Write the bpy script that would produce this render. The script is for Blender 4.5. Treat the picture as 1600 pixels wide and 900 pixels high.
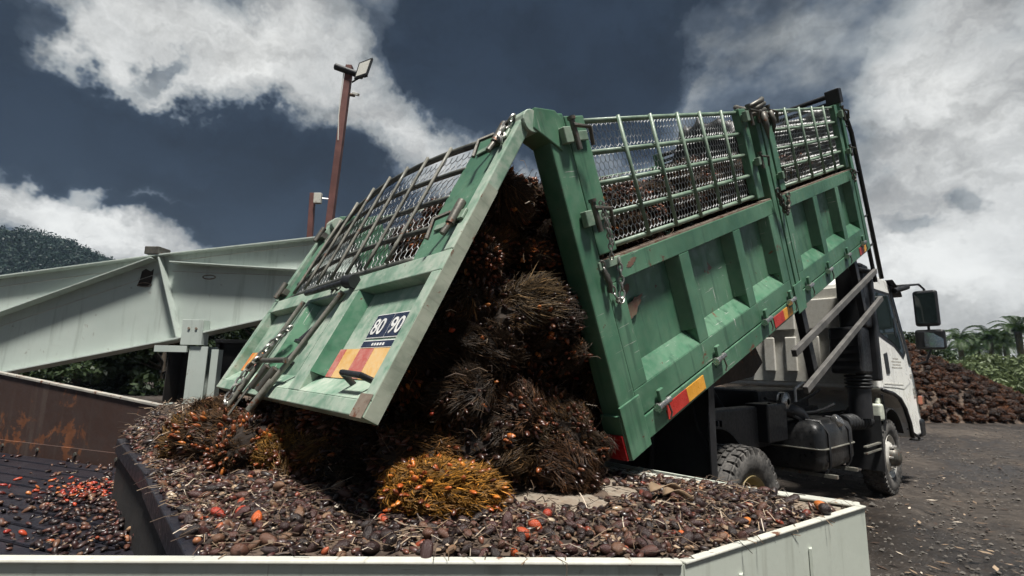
import bpy, bmesh, math, random
import numpy as np
from mathutils import Vector, Matrix, noise as mnoise

for o in list(bpy.data.objects):
    bpy.data.objects.remove(o, do_unlink=True)
SC = bpy.context.scene
COL = SC.collection
R = math.radians
rnd = random.Random(11)

# ------------------------------------------------------------------ camera
F_PX, PITCH, ROLL, EYE = 767.3, 0.1602, -0.0187, 1.2905
cam_d = bpy.data.cameras.new('camera')
cam_d.sensor_width = 36.0
cam_d.lens = F_PX / 1600.0 * 36.0
cam_d.clip_start = 0.05
cam_d.clip_end = 6000.0
cam = bpy.data.objects.new('camera', cam_d)
COL.objects.link(cam)
cam.matrix_world = Matrix.Translation((0, 0, EYE)) @ Matrix.Rotation(math.pi/2 + PITCH, 4, 'X') @ Matrix.Rotation(-ROLL, 4, 'Z')
SC.camera = cam

# ------------------------------------------------------------------ light
SUN_AZ = Vector((0.30, -0.95, 0)).normalized()      # horizontal direction towards the sun
SUN_EL = R(71)
sun_d = bpy.data.lights.new('sun', 'SUN')
sun_d.energy = 5.0
sun_d.angle = R(8)
sun_d.color = (1.0, 0.965, 0.90)
sun = bpy.data.objects.new('sun', sun_d)
COL.objects.link(sun)
to_sun = Vector((SUN_AZ.x*math.cos(SUN_EL), SUN_AZ.y*math.cos(SUN_EL), math.sin(SUN_EL)))
sun.rotation_euler = to_sun.to_track_quat('Z', 'Y').to_euler()

SC.view_settings.view_transform = 'Standard'
SC.view_settings.look = 'None'
SC.view_settings.gamma = 1.0
SC.view_settings.exposure = 0.55
SC.view_settings.use_curve_mapping = False
SC.cycles.use_adaptive_sampling = True
SC.cycles.adaptive_threshold = 0.04
SC.cycles.max_bounces = 4
SC.cycles.diffuse_bounces = 2
SC.cycles.glossy_bounces = 2
SC.cycles.transmission_bounces = 4
SC.cycles.transparent_max_bounces = 6
SC.cycles.volume_bounces = 0
SC.cycles.caustics_reflective = False
SC.cycles.caustics_refractive = False
SC.cycles.use_denoising = True
SC.cycles.sample_clamp_indirect = 4.0


def pix_ray(px, py):
    x, y = (px-800)/F_PX, (450-py)/F_PX
    c, s = math.cos(-ROLL), math.sin(-ROLL)
    x, y = c*x-s*y, s*x+c*y
    c, s = math.cos(PITCH), math.sin(PITCH)
    return Vector((x, c-s*y, s+c*y))


def at(px, py, depth):
    d = pix_ray(px, py)
    return Vector((0, 0, EYE)) + d*(depth/d.y)


# ------------------------------------------------------------------ node helpers
class NT:
    def __init__(self, tree):
        self.t = tree
        self.n = tree.nodes
        self.l = tree.links

    def node(self, typ, **kw):
        nd = self.n.new(typ)
        for k, v in kw.items():
            setattr(nd, k, v)
        return nd

    def put(self, sock, v):
        if isinstance(v, bpy.types.NodeSocket):
            self.l.new(v, sock)
        elif isinstance(v, (tuple, list)) and sock.type == 'RGBA' and len(v) == 3:
            sock.default_value = (*v, 1)
        else:
            sock.default_value = v

    def math(self, op, a, b=0.0, c=0.0, clamp=False):
        nd = self.node('ShaderNodeMath', operation=op, use_clamp=clamp)
        for i, v in enumerate((a, b, c)):
            self.put(nd.inputs[i], v)
        return nd.outputs[0]

    def mix(self, f, a, b):
        nd = self.node('ShaderNodeMix', data_type='RGBA')
        self.put(nd.inputs[0], f)
        self.put(nd.inputs[6], a)
        self.put(nd.inputs[7], b)
        return nd.outputs[2]

    def mapr(self, v, a, b, c=0.0, d=1.0):
        nd = self.node('ShaderNodeMapRange', interpolation_type='SMOOTHSTEP')
        for i, k in enumerate((v, a, b, c, d)):
            self.put(nd.inputs[i], k)
        return nd.outputs[0]

    def noise(self, vec, scale, detail=5, rough=.55, dist=0.0):
        nd = self.node('ShaderNodeTexNoise')
        if vec is not None:
            self.l.new(vec, nd.inputs['Vector'])
        nd.inputs['Scale'].default_value = scale
        nd.inputs['Detail'].default_value = detail
        nd.inputs['Roughness'].default_value = rough
        nd.inputs['Distortion'].default_value = dist
        return nd.outputs[0]

    def scale_vec(self, vec, s):
        nd = self.node('ShaderNodeMapping')
        self.l.new(vec, nd.inputs[0])
        nd.inputs['Scale'].default_value = s
        return nd.outputs[0]

    def ramp(self, f, stops, interp='LINEAR'):
        nd = self.node('ShaderNodeValToRGB')
        e = nd.color_ramp
        e.interpolation = interp
        while len(e.elements) > 1:
            e.elements.remove(e.elements[-1])
        e.elements[0].position = stops[0][0]
        e.elements[0].color = (*stops[0][1], 1)
        for p, c in stops[1:]:
            k = e.elements.new(p)
            k.color = (*c, 1)
        self.put(nd.inputs[0], f)
        return nd.outputs[0]


MATS = {}


def new_mat(name):
    m = bpy.data.materials.new(name)
    m.use_nodes = True
    nt = NT(m.node_tree)
    b = m.node_tree.nodes['Principled BSDF']
    MATS[name] = m
    return m, nt, b


def bump(nt, b, h, dist=.004, strength=.6):
    nd = nt.node('ShaderNodeBump')
    nd.inputs['Strength'].default_value = strength
    nd.inputs['Distance'].default_value = dist
    nt.l.new(h, nd.inputs['Height'])
    nt.l.new(nd.outputs[0], b.inputs['Normal'])


def surf(name, base, rough=.5, metal=0.0, dust=0.0, dustc=(.30, .27, .22), rust=0.0, rustc=(.13, .055, .03), scale=3.0, var=.25,
         streak=0.0, bump_d=.0015, world=False, spec=.5, streakc=None, scratch=0.0, scratchc=(.45, .46, .42), dent=0.0):
    """painted / bare surface with dust film, stains, rust patches and streaks"""
    m, nt, b = new_mat(name)
    tc = nt.node('ShaderNodeTexCoord')
    v = tc.outputs['Object']
    if world:
        v = nt.node('ShaderNodeNewGeometry').outputs['Position']
    n1 = nt.noise(v, scale, 4, .6)
    n2 = nt.noise(v, scale*9, 3, .65)
    n3 = nt.noise(v, scale*2.3, 5, .7, .6)
    lo = tuple(c*(1-var) for c in base)
    hi = tuple(min(1, c*(1+var*.7)) for c in base)
    col = nt.mix(nt.mapr(n1, .35, .65), lo, hi)
    if dust > 0:
        f = nt.math('MULTIPLY', nt.mapr(nt.math('ADD', nt.math('MULTIPLY', n1, .6), nt.math('MULTIPLY', n2, .4)), .36, .64), dust)
        col = nt.mix(f, col, dustc)
    if streak > 0:
        sv = nt.scale_vec(v, (7, 7, .55))
        n4 = nt.noise(sv, scale*1.4, 6, .6)
        f = nt.math('MULTIPLY', nt.mapr(n4, .53, .68), streak)
        col = nt.mix(f, col, streakc or tuple(c*.35 for c in base))
    if rust > 0:
        t = .72-.28*rust
        f = nt.mapr(n3, t, t+.05)
        col = nt.mix(f, col, nt.mix(n2, tuple(c*.5 for c in rustc), tuple(min(1, c*1.6) for c in rustc)))
    if scratch > 0:
        for k, sv in enumerate(((1.2, 1.2, 26), (22, 22, 1.6))):
            mp = nt.node('ShaderNodeMapping')
            nt.l.new(v, mp.inputs[0])
            mp.inputs['Scale'].default_value = sv
            mp.inputs['Rotation'].default_value = (.1, .25+.3*k, .2)
            n5 = nt.noise(mp.outputs[0], 2.6, 3, .7)
            f = nt.math('MULTIPLY', nt.mapr(n5, .66, .69), nt.math('MULTIPLY', nt.mapr(n1, .45, .6), scratch))
            col = nt.mix(f, col, scratchc)
        # chips along worn spots
        f = nt.math('MULTIPLY', nt.mapr(n2, .69, .72), scratch)
        col = nt.mix(f, col, tuple(c*.6 for c in rustc))
    nt.l.new(col, b.inputs['Base Color'])
    nt.l.new(nt.mapr(n2, .3, .7, max(.05, rough-.12), min(1, rough+.14)), b.inputs['Roughness'])
    b.inputs['Metallic'].default_value = metal
    b.inputs['Specular IOR Level'].default_value = spec
    if dent > 0:
        nd = nt.noise(v, 2.2, 2, .4)
        h = nt.math('ADD', nt.math('MULTIPLY', nt.math('ADD', n2, n3), bump_d), nt.math('MULTIPLY', nd, dent))
        bump(nt, b, h, 1.0, .8)
    elif bump_d > 0:
        bump(nt, b, nt.math('ADD', n2, nt.math('MULTIPLY', n3, .6)), bump_d, .5)
    return m


# ------------------------------------------------------------------ world: broken storm cloud over a bright overcast
def build_world():
    w = bpy.data.worlds.new('World')
    SC.world = w
    w.use_nodes = True
    nt = NT(w.node_tree)
    bg = w.node_tree.nodes['Background']
    tc = nt.node('ShaderNodeTexCoord')
    d = tc.outputs['Generated']
    sky = nt.node('ShaderNodeTexSky', sky_type='NISHITA', sun_disc=False)
    sky.sun_elevation = SUN_EL
    sky.sun_rotation = math.atan2(SUN_AZ.x, SUN_AZ.y)
    sky.dust_density = 3.0
    skyc = nt.node('ShaderNodeVectorMath', operation='SCALE')
    nt.l.new(sky.outputs[0], skyc.inputs[0])
    skyc.inputs[3].default_value = 0.10
    # warp the direction so that cloud edges are ragged
    wn = nt.node('ShaderNodeTexNoise')
    nt.l.new(d, wn.inputs['Vector'])
    wn.inputs['Scale'].default_value = 3.2
    wn.inputs['Detail'].default_value = 6
    wn.inputs['Roughness'].default_value = .66
    off = nt.node('ShaderNodeVectorMath', operation='SUBTRACT')
    nt.l.new(wn.outputs[1], off.inputs[0])
    off.inputs[1].default_value = (.5, .5, .5)
    sc = nt.node('ShaderNodeVectorMath', operation='SCALE')
    nt.l.new(off.outputs[0], sc.inputs[0])
    sc.inputs[3].default_value = .30
    add = nt.node('ShaderNodeVectorMath', operation='ADD')
    nt.l.new(d, add.inputs[0])
    nt.l.new(sc.outputs[0], add.inputs[1])
    dw = add.outputs[0]
    big = nt.noise(nt.scale_vec(d, (1, 1, 1.7)), 1.9, 4, .58, 0)
    fine = nt.noise(nt.scale_vec(d, (1, 1, 1.5)), 7.0, 4, .6, 0)
    val = nt.math('ADD', nt.math('MULTIPLY', nt.math('SUBTRACT', big, .5), 1.5), nt.math('MULTIPLY', nt.math('SUBTRACT', fine, .5), .75))
    val = nt.math('ADD', val, .50)
    # cloud masses: (pixel centre, half sizes in pixels, tilt degrees, weight)
    blobs = [((120, 180), (360, 95), 14, -1.0), ((450, 265), (230, 105), 18, -1.0), ((30, 10), (80, 50), 0, -.55),
             ((270, 50), (240, 85), 12, .58), ((120, 322), (250, 58), 20, .88), ((300, 280), (120, 20), 8, .85), ((145, 248), (60, 30), 24, .7), ((470, 110), (110, 120), 20, .40),
             ((830, 100), (200, 150), 0, -1.0), ((610, 200), (70, 140), -25, .38), ((1180, 90), (240, 170), 0, -.04), ((250, 75), (50, 22), -20, -.5),
             ((1500, 330), (230, 350), 0, .82), ((1405, 356), (46, 20), -12, -.5),
             ((1500, 322), (34, 26), 0, -.45), ((420, 348), (130, 40), 0, -.6)]
    for (px, py), (hx, hy), tilt, wt in blobs:
        c = pix_ray(px, py).normalized()
        ex = (pix_ray(px+30, py).normalized()-c)/30
        ey = (pix_ray(px, py+30).normalized()-c)/30
        ct, st = math.cos(R(tilt)), math.sin(R(tilt))
        ax, ay = (ex*ct+ey*st), (-ex*st+ey*ct)
        sx_, sy_ = ax.length*hx*1.22, ay.length*hy*1.22
        rot = Matrix((ax.normalized(), ay.normalized(), ax.cross(ay).normalized())).transposed()
        mp = nt.node('ShaderNodeMapping', vector_type='TEXTURE')
        nt.l.new(dw, mp.inputs[0])
        mp.inputs['Location'].default_value = c
        mp.inputs['Rotation'].default_value = rot.to_euler()
        mp.inputs['Scale'].default_value = (sx_, sy_, 1.0)
        gr = nt.node('ShaderNodeTexGradient', gradient_type='SPHERICAL')
        nt.l.new(mp.outputs[0], gr.inputs[0])
        g = nt.math('MULTIPLY', gr.outputs['Fac'], 1.9, clamp=True)
        val = nt.math('MULTIPLY_ADD', g, wt, val)
    col = nt.ramp(nt.math('MULTIPLY', val, .70), [(0.0, (.018, .030, .050)), (.24, (.026, .041, .064)), (.36, (.11, .14, .18)), (.50, (.38, .41, .42)), (.72, (.64, .65, .64)), (1.0, (.86, .865, .84))])
    tex = nt.noise(nt.scale_vec(dw, (1, 1, 1.8)), 5.0, 5, .62, 0)
    vs_ = nt.node('ShaderNodeVectorMath', operation='SCALE')
    nt.l.new(col, vs_.inputs[0])
    nt.l.new(nt.mapr(tex, .30, .70, .62, 1.30), vs_.inputs[3])
    col = vs_.outputs[0]
    # nothing but the cloud deck near the horizon and a little clear-sky blue through it
    fin = nt.mix(.93, skyc.outputs[0], col)
    nt.l.new(fin, bg.inputs[0])
    bg.inputs[1].default_value = 0.60


build_world()

# ------------------------------------------------------------------ mesh helpers
class MB:
    def __init__(self):
        self.v, self.f = [], []

    def add(self, vs, fs):
        n = len(self.v)
        self.v += [tuple(p) for p in vs]
        self.f += [tuple(i+n for i in q) for q in fs]
        return self

    def box(self, x0, x1, y0, y1, z0, z1):
        vs = [(x, y, z) for z in (z0, z1) for y in (y0, y1) for x in (x0, x1)]
        return self.add(vs, [(0, 2, 3, 1), (4, 5, 7, 6), (0, 1, 5, 4), (2, 6, 7, 3), (0, 4, 6, 2), (1, 3, 7, 5)])

    def beam(self, p, q, w, h, up=(0, 0, 1)):
        """rectangular bar from p to q, w across, h along up"""
        p, q = Vector(p), Vector(q)
        d = (q-p).normalized()
        s = d.cross(Vector(up)).normalized()
        u = s.cross(d).normalized()
        vs = []
        for c in (p, q):
            for a, b in ((-1, -1), (1, -1), (1, 1), (-1, 1)):
                vs.append(c+s*(a*w/2)+u*(b*h/2))
        return self.add(vs, [(0, 3, 2, 1), (4, 5, 6, 7), (0, 1, 5, 4), (1, 2, 6, 5), (2, 3, 7, 6), (3, 0, 4, 7)])

    def tube(self, pts, r, n=8, closed=False, caps=True):
        pts = [Vector(p) for p in pts]
        m = len(pts)
        rs = r if isinstance(r, (list, tuple)) else [r]*m
        vs, fs = [], []
        ref = None
        for i, p in enumerate(pts):
            a = pts[(i-1) % m] if (i > 0 or closed) else p
            b = pts[(i+1) % m] if (i < m-1 or closed) else p
            d = (b-a).normalized()
            if ref is None:
                ref = d.orthogonal().normalized()
            s = (ref-d*ref.dot(d)).normalized()
            ref = s
            u = d.cross(s)
            for k in range(n):
                t = 2*math.pi*k/n
                vs.append(p+(s*math.cos(t)+u*math.sin(t))*rs[i])
        for i in range(m if closed else m-1):
            j = (i+1) % m
            for k in range(n):
                l = (k+1) % n
                fs.append((i*n+k, i*n+l, j*n+l, j*n+k))
        if caps and not closed:
            fs.append(tuple(range(n-1, -1, -1)))
            fs.append(tuple((m-1)*n+k for k in range(n)))
        return self.add(vs, fs)

    def prism(self, poly, a, b, axis='y'):
        """polygon in the other two axes extruded from a to b along axis"""
        def P(q, t):
            return {'x': (t, q[0], q[1]), 'y': (q[0], t, q[1]), 'z': (q[0], q[1], t)}[axis]
        n = len(poly)
        vs = [P(q, a) for q in poly]+[P(q, b) for q in poly]
        fs = [tuple(range(n)), tuple(range(2*n-1, n-1, -1))]
        fs += [(i, i+n, (i+1) % n+n, (i+1) % n) for i in range(n)]
        return self.add(vs, fs)

    def lathe(self, prof, c, n=40, axis='y'):
        """profile [(radius, along)] turned round the axis through c"""
        vs, fs = [], []
        for r, y in prof:
            for k in range(n):
                t = 2*math.pi*k/n
                a, b = r*math.cos(t), r*math.sin(t)
                if axis == 'y':
                    vs.append((c[0]+a, c[1]+y, c[2]+b))
                elif axis == 'z':
                    vs.append((c[0]+a, c[1]+b, c[2]+y))
                else:
                    vs.append((c[0]+y, c[1]+a, c[2]+b))
        for i in range(len(prof)-1):
            for k in range(n):
                l = (k+1) % n
                fs.append((i*n+k, i*n+l, (i+1)*n+l, (i+1)*n+k))
        return self.add(vs, fs)

    def mesh(self, name, mat, smooth=False):
        me = bpy.data.meshes.new(name)
        me.from_pydata(self.v, [], self.f)
        bm = bmesh.new()
        bm.from_mesh(me)
        bmesh.ops.recalc_face_normals(bm, faces=bm.faces)
        bm.to_mesh(me)
        bm.free()
        if mat:
            me.materials.append(mat if not isinstance(mat, str) else MATS[mat])
        if smooth:
            me.polygons.foreach_set('use_smooth', [True]*len(me.polygons))
        return me

    def build(self, name, mat, parent=None, M=None, smooth=False, bevel=0.0, seg=2, auto=False):
        auto = auto or (not bevel and not smooth)
        o = link(name, self.mesh(name, mat, smooth or auto), parent, M)
        if bevel:
            md = o.modifiers.new('bevel', 'BEVEL')
            md.width = bevel
            md.segments = seg
            md.limit_method = 'ANGLE'
            md.angle_limit = R(35)
        if auto:
            set_auto(o.data)
        return o


def set_auto(me, ang=50):
    me.update()
    bm = bmesh.new()
    bm.from_mesh(me)
    for e in bm.edges:
        if len(e.link_faces) == 2 and e.calc_face_angle(0) > R(ang):
            e.smooth = False
    bm.to_mesh(me)
    bm.free()


def link(name, data, parent=None, M=None):
    o = bpy.data.objects.new(name, data)
    COL.objects.link(o)
    if parent:
        o.parent = parent
    if M is not None:
        o.matrix_local = M
    return o


def tag(o, label=None, cat=None, group=None, kind=None):
    if label:
        o['label'] = label
    if cat:
        o['category'] = cat
    if group:
        o['group'] = group
    if kind:
        o['kind'] = kind
    return o


def thing(name, label, cat, M=None, group=None):
    return tag(link(name, None, None, M), label, cat, group)


def chain(mb, pts, link_len=.034, r=.0042, wid=.011):
    """a chain of steel links along a polyline"""
    pts = [Vector(p) for p in pts]
    segs = [(pts[i], pts[i+1]) for i in range(len(pts)-1)]
    step = link_len*.74
    k = 0
    for a, b in segs:
        L = (b-a).length
        n = max(1, int(L/step))
        d = (b-a).normalized()
        s = d.orthogonal().normalized()
        for i in range(n):
            c = a+d*(L*(i+.5)/n)
            side = s if k % 2 else d.cross(s)
            loop = []
            for j in range(10):
                t = 2*math.pi*j/10
                loop.append(c+d*(math.cos(t)*link_len/2)+side*(math.sin(t)*wid))
            mb.tube(loop, r, 5, closed=True)
            k += 1
    return mb


def sag(a, b, drop, n=7, down=(0, 0, -1)):
    a, b, dn = Vector(a), Vector(b), Vector(down)
    return [a.lerp(b, i/(n-1))+dn*(drop*4*(i/(n-1))*(1-i/(n-1))) for i in range(n)]


def hexwire(mb, x0, x1, y0, y1, place, cw=.036, ch=.052, r=.0016):
    """chicken-wire of hexagonal cells in a rectangle; place(x, y) gives the 3D point"""
    ny = int((y1-y0)/(ch*.5))
    nx = int((x1-x0)/cw)
    def wire(p, q):
        if min(p[0], q[0]) < x0-1e-6 or max(p[0], q[0]) > x1+1e-6 or min(p[1], q[1]) < y0-1e-6 or max(p[1], q[1]) > y1+1e-6:
            return
        mb.tube([place(*p), place(*q)], r, 3, caps=False)
    rows = int((y1-y0)/(ch*.72))+1
    for j in range(rows):
        yy = y0+j*ch*.72
        sh = cw*.5 if j % 2 else 0
        for i in range(nx+1):
            xx = x0+i*cw+sh
            jx = rnd.uniform(-.002, .002)
            wire((xx+jx, yy), (xx+jx, yy+ch*.44))
            wire((xx+jx, yy+ch*.44), (xx+cw*.5, yy+ch*.72))
            wire((xx+jx, yy+ch*.44), (xx-cw*.5, yy+ch*.72))
    return mb


# ------------------------------------------------------------------ materials
surf('green_paint', (.064, .178, .104), .40, dust=.28, dustc=(.20, .25, .19), rust=.26, streak=.55, streakc=(.035, .085, .055), scale=1.7, bump_d=.0006, scratch=.95, dent=.02)
surf('green_paint_dusty', (.17, .30, .215), .6, dust=.9, dustc=(.42, .46, .39), rust=.10, streak=.3, streakc=(.07, .19, .12), scale=2.2, bump_d=.0008, scratch=.5, scratchc=(.55, .56, .50), dent=.02)
surf('green_bar', (.15, .24, .17), .45, dust=.5, dustc=(.30, .33, .27), rust=.08, scale=6)
surf('worn_bar', (.13, .13, .11), .5, dust=.4, dustc=(.30, .28, .24), rust=.45, scale=6)
surf('dark_bar', (.055, .058, .05), .5, dust=.35, dustc=(.20, .20, .17), rust=.2, scale=6)
surf('rust_edge', (.17, .12, .09), .75, dust=.5, dustc=(.28, .26, .21), rust=.6, scale=9)
surf('worn_green', (.27, .31, .24), .7, dust=.5, dustc=(.36, .36, .30), rust=.42, streak=.3, scale=5)
surf('wire', (.60, .61, .61), .45, metal=.2, var=.15, scale=20)
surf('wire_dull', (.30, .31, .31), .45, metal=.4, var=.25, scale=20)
surf('chain_steel', (.36, .35, .33), .38, metal=.8, rust=.25, scale=30)
surf('latch_steel', (.12, .115, .10), .5, metal=.5, rust=.5, scale=12)
surf('bright_steel', (.55, .54, .52), .3, metal=.9, rust=.1, scale=14)
surf('black_steel', (.012, .013, .016), .42, dust=.16, dustc=(.07, .065, .06), scale=4)
surf('chassis', (.016, .017, .020), .5, dust=.3, dustc=(.06, .055, .05), scale=4)
surf('rusty_plate', (.05, .036, .026), .75, dust=.5, dustc=(.09, .065, .045), rust=.5, scale=4)
surf('plastic_tank', (.020, .021, .023), .38, dust=.45, dustc=(.075, .072, .068), scale=3)
surf('rubber', (.026, .025, .024), .8, dust=.85, dustc=(.15, .14, .13), scale=6, bump_d=.003)
surf('rubber_flap', (.016, .017, .019), .62, dust=.25, dustc=(.05, .048, .045), scale=4)
surf('rim_yellow', (.36, .28, .13), .5, dust=.6, dustc=(.20, .16, .10), rust=.3, scale=8)
surf('rim_silver', (.72, .70, .64), .4, metal=.2, dust=.3, dustc=(.34, .30, .24), rust=.15, scale=8)
surf('cab_white', (.90, .895, .85), .3, dust=0, dustc=(.62, .58, .50), scale=.5, var=.015, bump_d=0)
surf('cab_back', (.74, .73, .67), .5, dust=.5, dustc=(.36, .33, .27), scale=2.5, var=.1)
surf('grey_rail', (.115, .11, .105), .55, metal=.2, dust=.45, dustc=(.20, .19, .175), scale=5, rust=.25, rustc=(.06, .04, .03))
surf('pale_green_steel', (.54, .58, .51), .5, dust=.35, dustc=(.44, .46, .40), rust=.10, scratch=.5, scratchc=(.22, .18, .14), streak=.45, streakc=(.30, .31, .26), scale=1.5, var=.08, world=True)
surf('plate_dirty', (.30, .27, .22), .75, dust=.95, dustc=(.20, .15, .11), rust=.35, rustc=(.12, .075, .05), scale=3.2, var=.15, world=True, scratch=.6, scratchc=(.50, .50, .44))
surf('girder_paint', (.47, .53, .49), .45, dust=.3, dustc=(.46, .49, .45), rust=.10, rustc=(.16, .08, .05), streak=.45, streakc=(.26, .29, .26), scale=.8, var=.08, world=True, scratch=.35, scratchc=(.30, .28, .24), dent=.010)
surf('girder_stain', (.03, .022, .018), .8, scale=6)
surf('rim_lip', (.58, .59, .53), .6, dust=.6, dustc=(.40, .37, .31), rust=.38, scale=4, world=True)
surf('worn_lip', (.40, .385, .34), .65, dust=.4, dustc=(.30, .26, .21), rust=.55, scale=5, world=True)
surf('rusty_wall', (.060, .030, .021), .7, dust=.55, dustc=(.030, .020, .020), rust=.55, rustc=(.15, .055, .022), streak=.4, streakc=(.10, .075, .06), scale=1.1, world=True, bump_d=.004)
surf('slat_steel', (.020, .020, .030), .38, metal=.3, dust=.35, dustc=(.045, .035, .032), scale=3, world=True)
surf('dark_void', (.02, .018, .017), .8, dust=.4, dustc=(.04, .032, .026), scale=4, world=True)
surf('pole_rust', (.135, .050, .043), .6, rust=.3, dust=.3, dustc=(.19, .10, .08), scale=2)
surf('lamp_glass', (.70, .69, .63), .2, var=.04)
surf('plate_navy', (.014, .022, .055), .4, dust=.25, dustc=(.10, .11, .13), scale=12)
surf('plate_white', (.78, .78, .76), .5, dust=.3, dustc=(.45, .42, .38), scale=20)
surf('reflector_red', (.50, .030, .022), .35, dust=.2, dustc=(.35, .12, .08), scale=12, var=.15)
surf('reflector_yellow', (.80, .36, .035), .35, dust=.2, dustc=(.62, .40, .14), scale=12, var=.12)
surf('tape_red', (.50, .10, .085), .5, dust=.75, dustc=(.56, .34, .28), scale=8, var=.1)
surf('tape_yellow', (.72, .40, .11), .5, dust=.65, dustc=(.68, .54, .33), scale=8, var=.1)
surf('tape_orange', (.72, .20, .03), .45, dust=.3, dustc=(.58, .30, .14), scale=8, var=.1)
surf('primer_red', (.20, .085, .065), .6, dust=.5, dustc=(.10, .17, .10), scale=14, var=.2)
surf('lamp_red', (.28, .012, .014), .3, var=.1)
surf('lamp_amber', (.65, .25, .16), .25, var=.1)
surf('bottle_plastic', (.66, .70, .60), .45, dust=.3, dustc=(.45, .44, .34), scale=8)
surf('wood_pale', (.26, .18, .11), .75, dust=.4, dustc=(.20, .12, .07), scale=10)
surf('stone_grey', (.085, .075, .066), .85, dust=.5, dustc=(.16, .145, .125), scale=2, world=True)
surf('letter_grey', (.42, .40, .36), .6)
surf('black_tarp', (.010, .011, .013), .5, dust=.2, dustc=(.035, .033, .03), scale=5)
surf('bark', (.075, .058, .042), .9, dust=.4, dustc=(.12, .10, .08), scale=5, bump_d=.01)
surf('mirror_glass', (.85, .86, .88), .04, metal=1.0, var=.02, bump_d=0)


def glass_mat():
    m, nt, b = new_mat('dark_glass')
    b.inputs['Base Color'].default_value = (.03, .045, .045, 1)
    b.inputs['Roughness'].default_value = .05
    b.inputs['Transmission Weight'].default_value = .35
    b.inputs['IOR'].default_value = 1.5


glass_mat()


def leaf_mat(name, dark, light, rough=.5, trans=.25):
    m, nt, b = new_mat(name)
    g = nt.node('ShaderNodeNewGeometry')
    oi = nt.node('ShaderNodeObjectInfo')
    f = nt.math('ADD', nt.math('MULTIPLY', g.outputs['Random Per Island'], .75), nt.math('MULTIPLY', oi.outputs['Random'], .25))
    nt.l.new(nt.mix(f, dark, light), b.inputs['Base Color'])
    b.inputs['Roughness'].default_value = rough
    b.inputs['Specular IOR Level'].default_value = .3
    tr = nt.node('ShaderNodeBsdfTranslucent')
    nt.l.new(nt.mix(f, dark, light), tr.inputs[0])
    ms = nt.node('ShaderNodeMixShader')
    ms.inputs[0].default_value = trans
    nt.l.new(b.outputs[0], ms.inputs[1])
    nt.l.new(tr.outputs[0], ms.inputs[2])
    nt.l.new(ms.outputs[0], m.node_tree.nodes['Material Output'].inputs[0])


leaf_mat('leaf_dark', (.012, .022, .010), (.045, .070, .026))
leaf_mat('leaf_hill', (.010, .026, .024), (.036, .066, .050))  # slight blue of distant haze put into the leaf colour
leaf_mat('leaf_palm', (.024, .050, .018), (.075, .125, .040))
leaf_mat('leaf_bush', (.075, .10, .050), (.20, .25, .12))
leaf_mat('grass_blade', (.10, .15, .045), (.24, .30, .11))

FRUIT_STOPS = [(0.0, (.012, .008, .008)), (.36, (.022, .011, .011)), (.60, (.055, .020, .019)), (.78, (.095, .040, .028)), (.92, (.16, .085, .05)),
               (.955, (.13, .028, .02)), (.975, (.36, .07, .025)), (.982, (.30, .16, .08)), (1.0, (.42, .34, .24))]


def fruit_mat(name, per, stops=FRUIT_STOPS, rough=.34):
    m, nt, b = new_mat(name)
    if per == 'object':
        f = nt.node('ShaderNodeObjectInfo').outputs['Random']
    else:
        f = nt.node('ShaderNodeNewGeometry').outputs['Random Per Island']
    tc = nt.node('ShaderNodeTexCoord')
    n = nt.noise(tc.outputs['Object'], 60, 4, .6)
    col = nt.ramp(f, stops)
    mixn = nt.mix(nt.math('MULTIPLY', nt.mapr(n, .45, .7), .55), col, (.060, .040, .030))
    nt.l.new(mixn, b.inputs['Base Color'])
    nt.l.new(nt.mapr(n, .3, .7, rough-.08, rough+.25), b.inputs['Roughness'])
    bump(nt, b, n, .002, .6)


fruit_mat('fruit_loose', 'island')
fruit_mat('fruit_single', 'object', [(0.0, (.012, .008, .008)), (.40, (.026, .012, .012)), (.70, (.065, .023, .021)), (.9, (.12, .055, .034)), (1.0, (.22, .13, .075))])
fruit_mat('fruit_orange', 'object', [(0.0, (.34, .03, .02)), (.5, (.55, .11, .02)), (1.0, (.60, .22, .04))], .28)
fruit_mat('fruit_red_mass', 'island', [(0.0, (.06, .015, .012)), (.3, (.28, .028, .02)), (.75, (.46, .065, .025)), (1.0, (.50, .17, .05))], .3)


def bunch_mats():
    for name, isf in (('bunch_spine', False), ('bunch_fruit', True), ('bunch_core', False)):
        m, nt, b = new_mat(name)
        oi = nt.node('ShaderNodeObjectInfo')
        g = nt.node('ShaderNodeNewGeometry')
        rpi = g.outputs['Random Per Island']
        tint = oi.outputs['Color']
        if name == 'bunch_spine':
            k = nt.ramp(rpi, [(0, (.35, .33, .30)), (.6, (.85, .80, .72)), (.9, (1.5, 1.35, 1.1)), (1, (3.2, 2.7, 2.0))])
            mul = nt.node('ShaderNodeMix', data_type='RGBA', blend_type='MULTIPLY')
            mul.inputs[0].default_value = 1
            nt.l.new(tint, mul.inputs[6])
            nt.l.new(k, mul.inputs[7])
            nt.l.new(mul.outputs[2], b.inputs['Base Color'])
            b.inputs['Roughness'].default_value = .6
            b.inputs['Specular IOR Level'].default_value = .22
        elif isf:
            base = nt.ramp(rpi, [(0, (.016, .009, .008)), (.70, (.040, .017, .012)), (.88, (.10, .038, .018)), (.96, (.30, .080, .02)), (1, (.48, .16, .035))])
            # object alpha says how ripe the bunch is
            hot = nt.ramp(rpi, [(0, (.05, .018, .01)), (.35, (.26, .06, .016)), (.7, (.48, .10, .02)), (1, (.55, .20, .03))])
            al = nt.math('SUBTRACT', 1.0, oi.outputs['Alpha'])
            nt.l.new(nt.mix(al, base, hot), b.inputs['Base Color'])
            b.inputs['Roughness'].default_value = .33
        else:
            mul = nt.mix(.75, tint, (.010, .007, .006))
            nt.l.new(mul, b.inputs['Base Color'])
            b.inputs['Roughness'].default_value = .9


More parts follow.
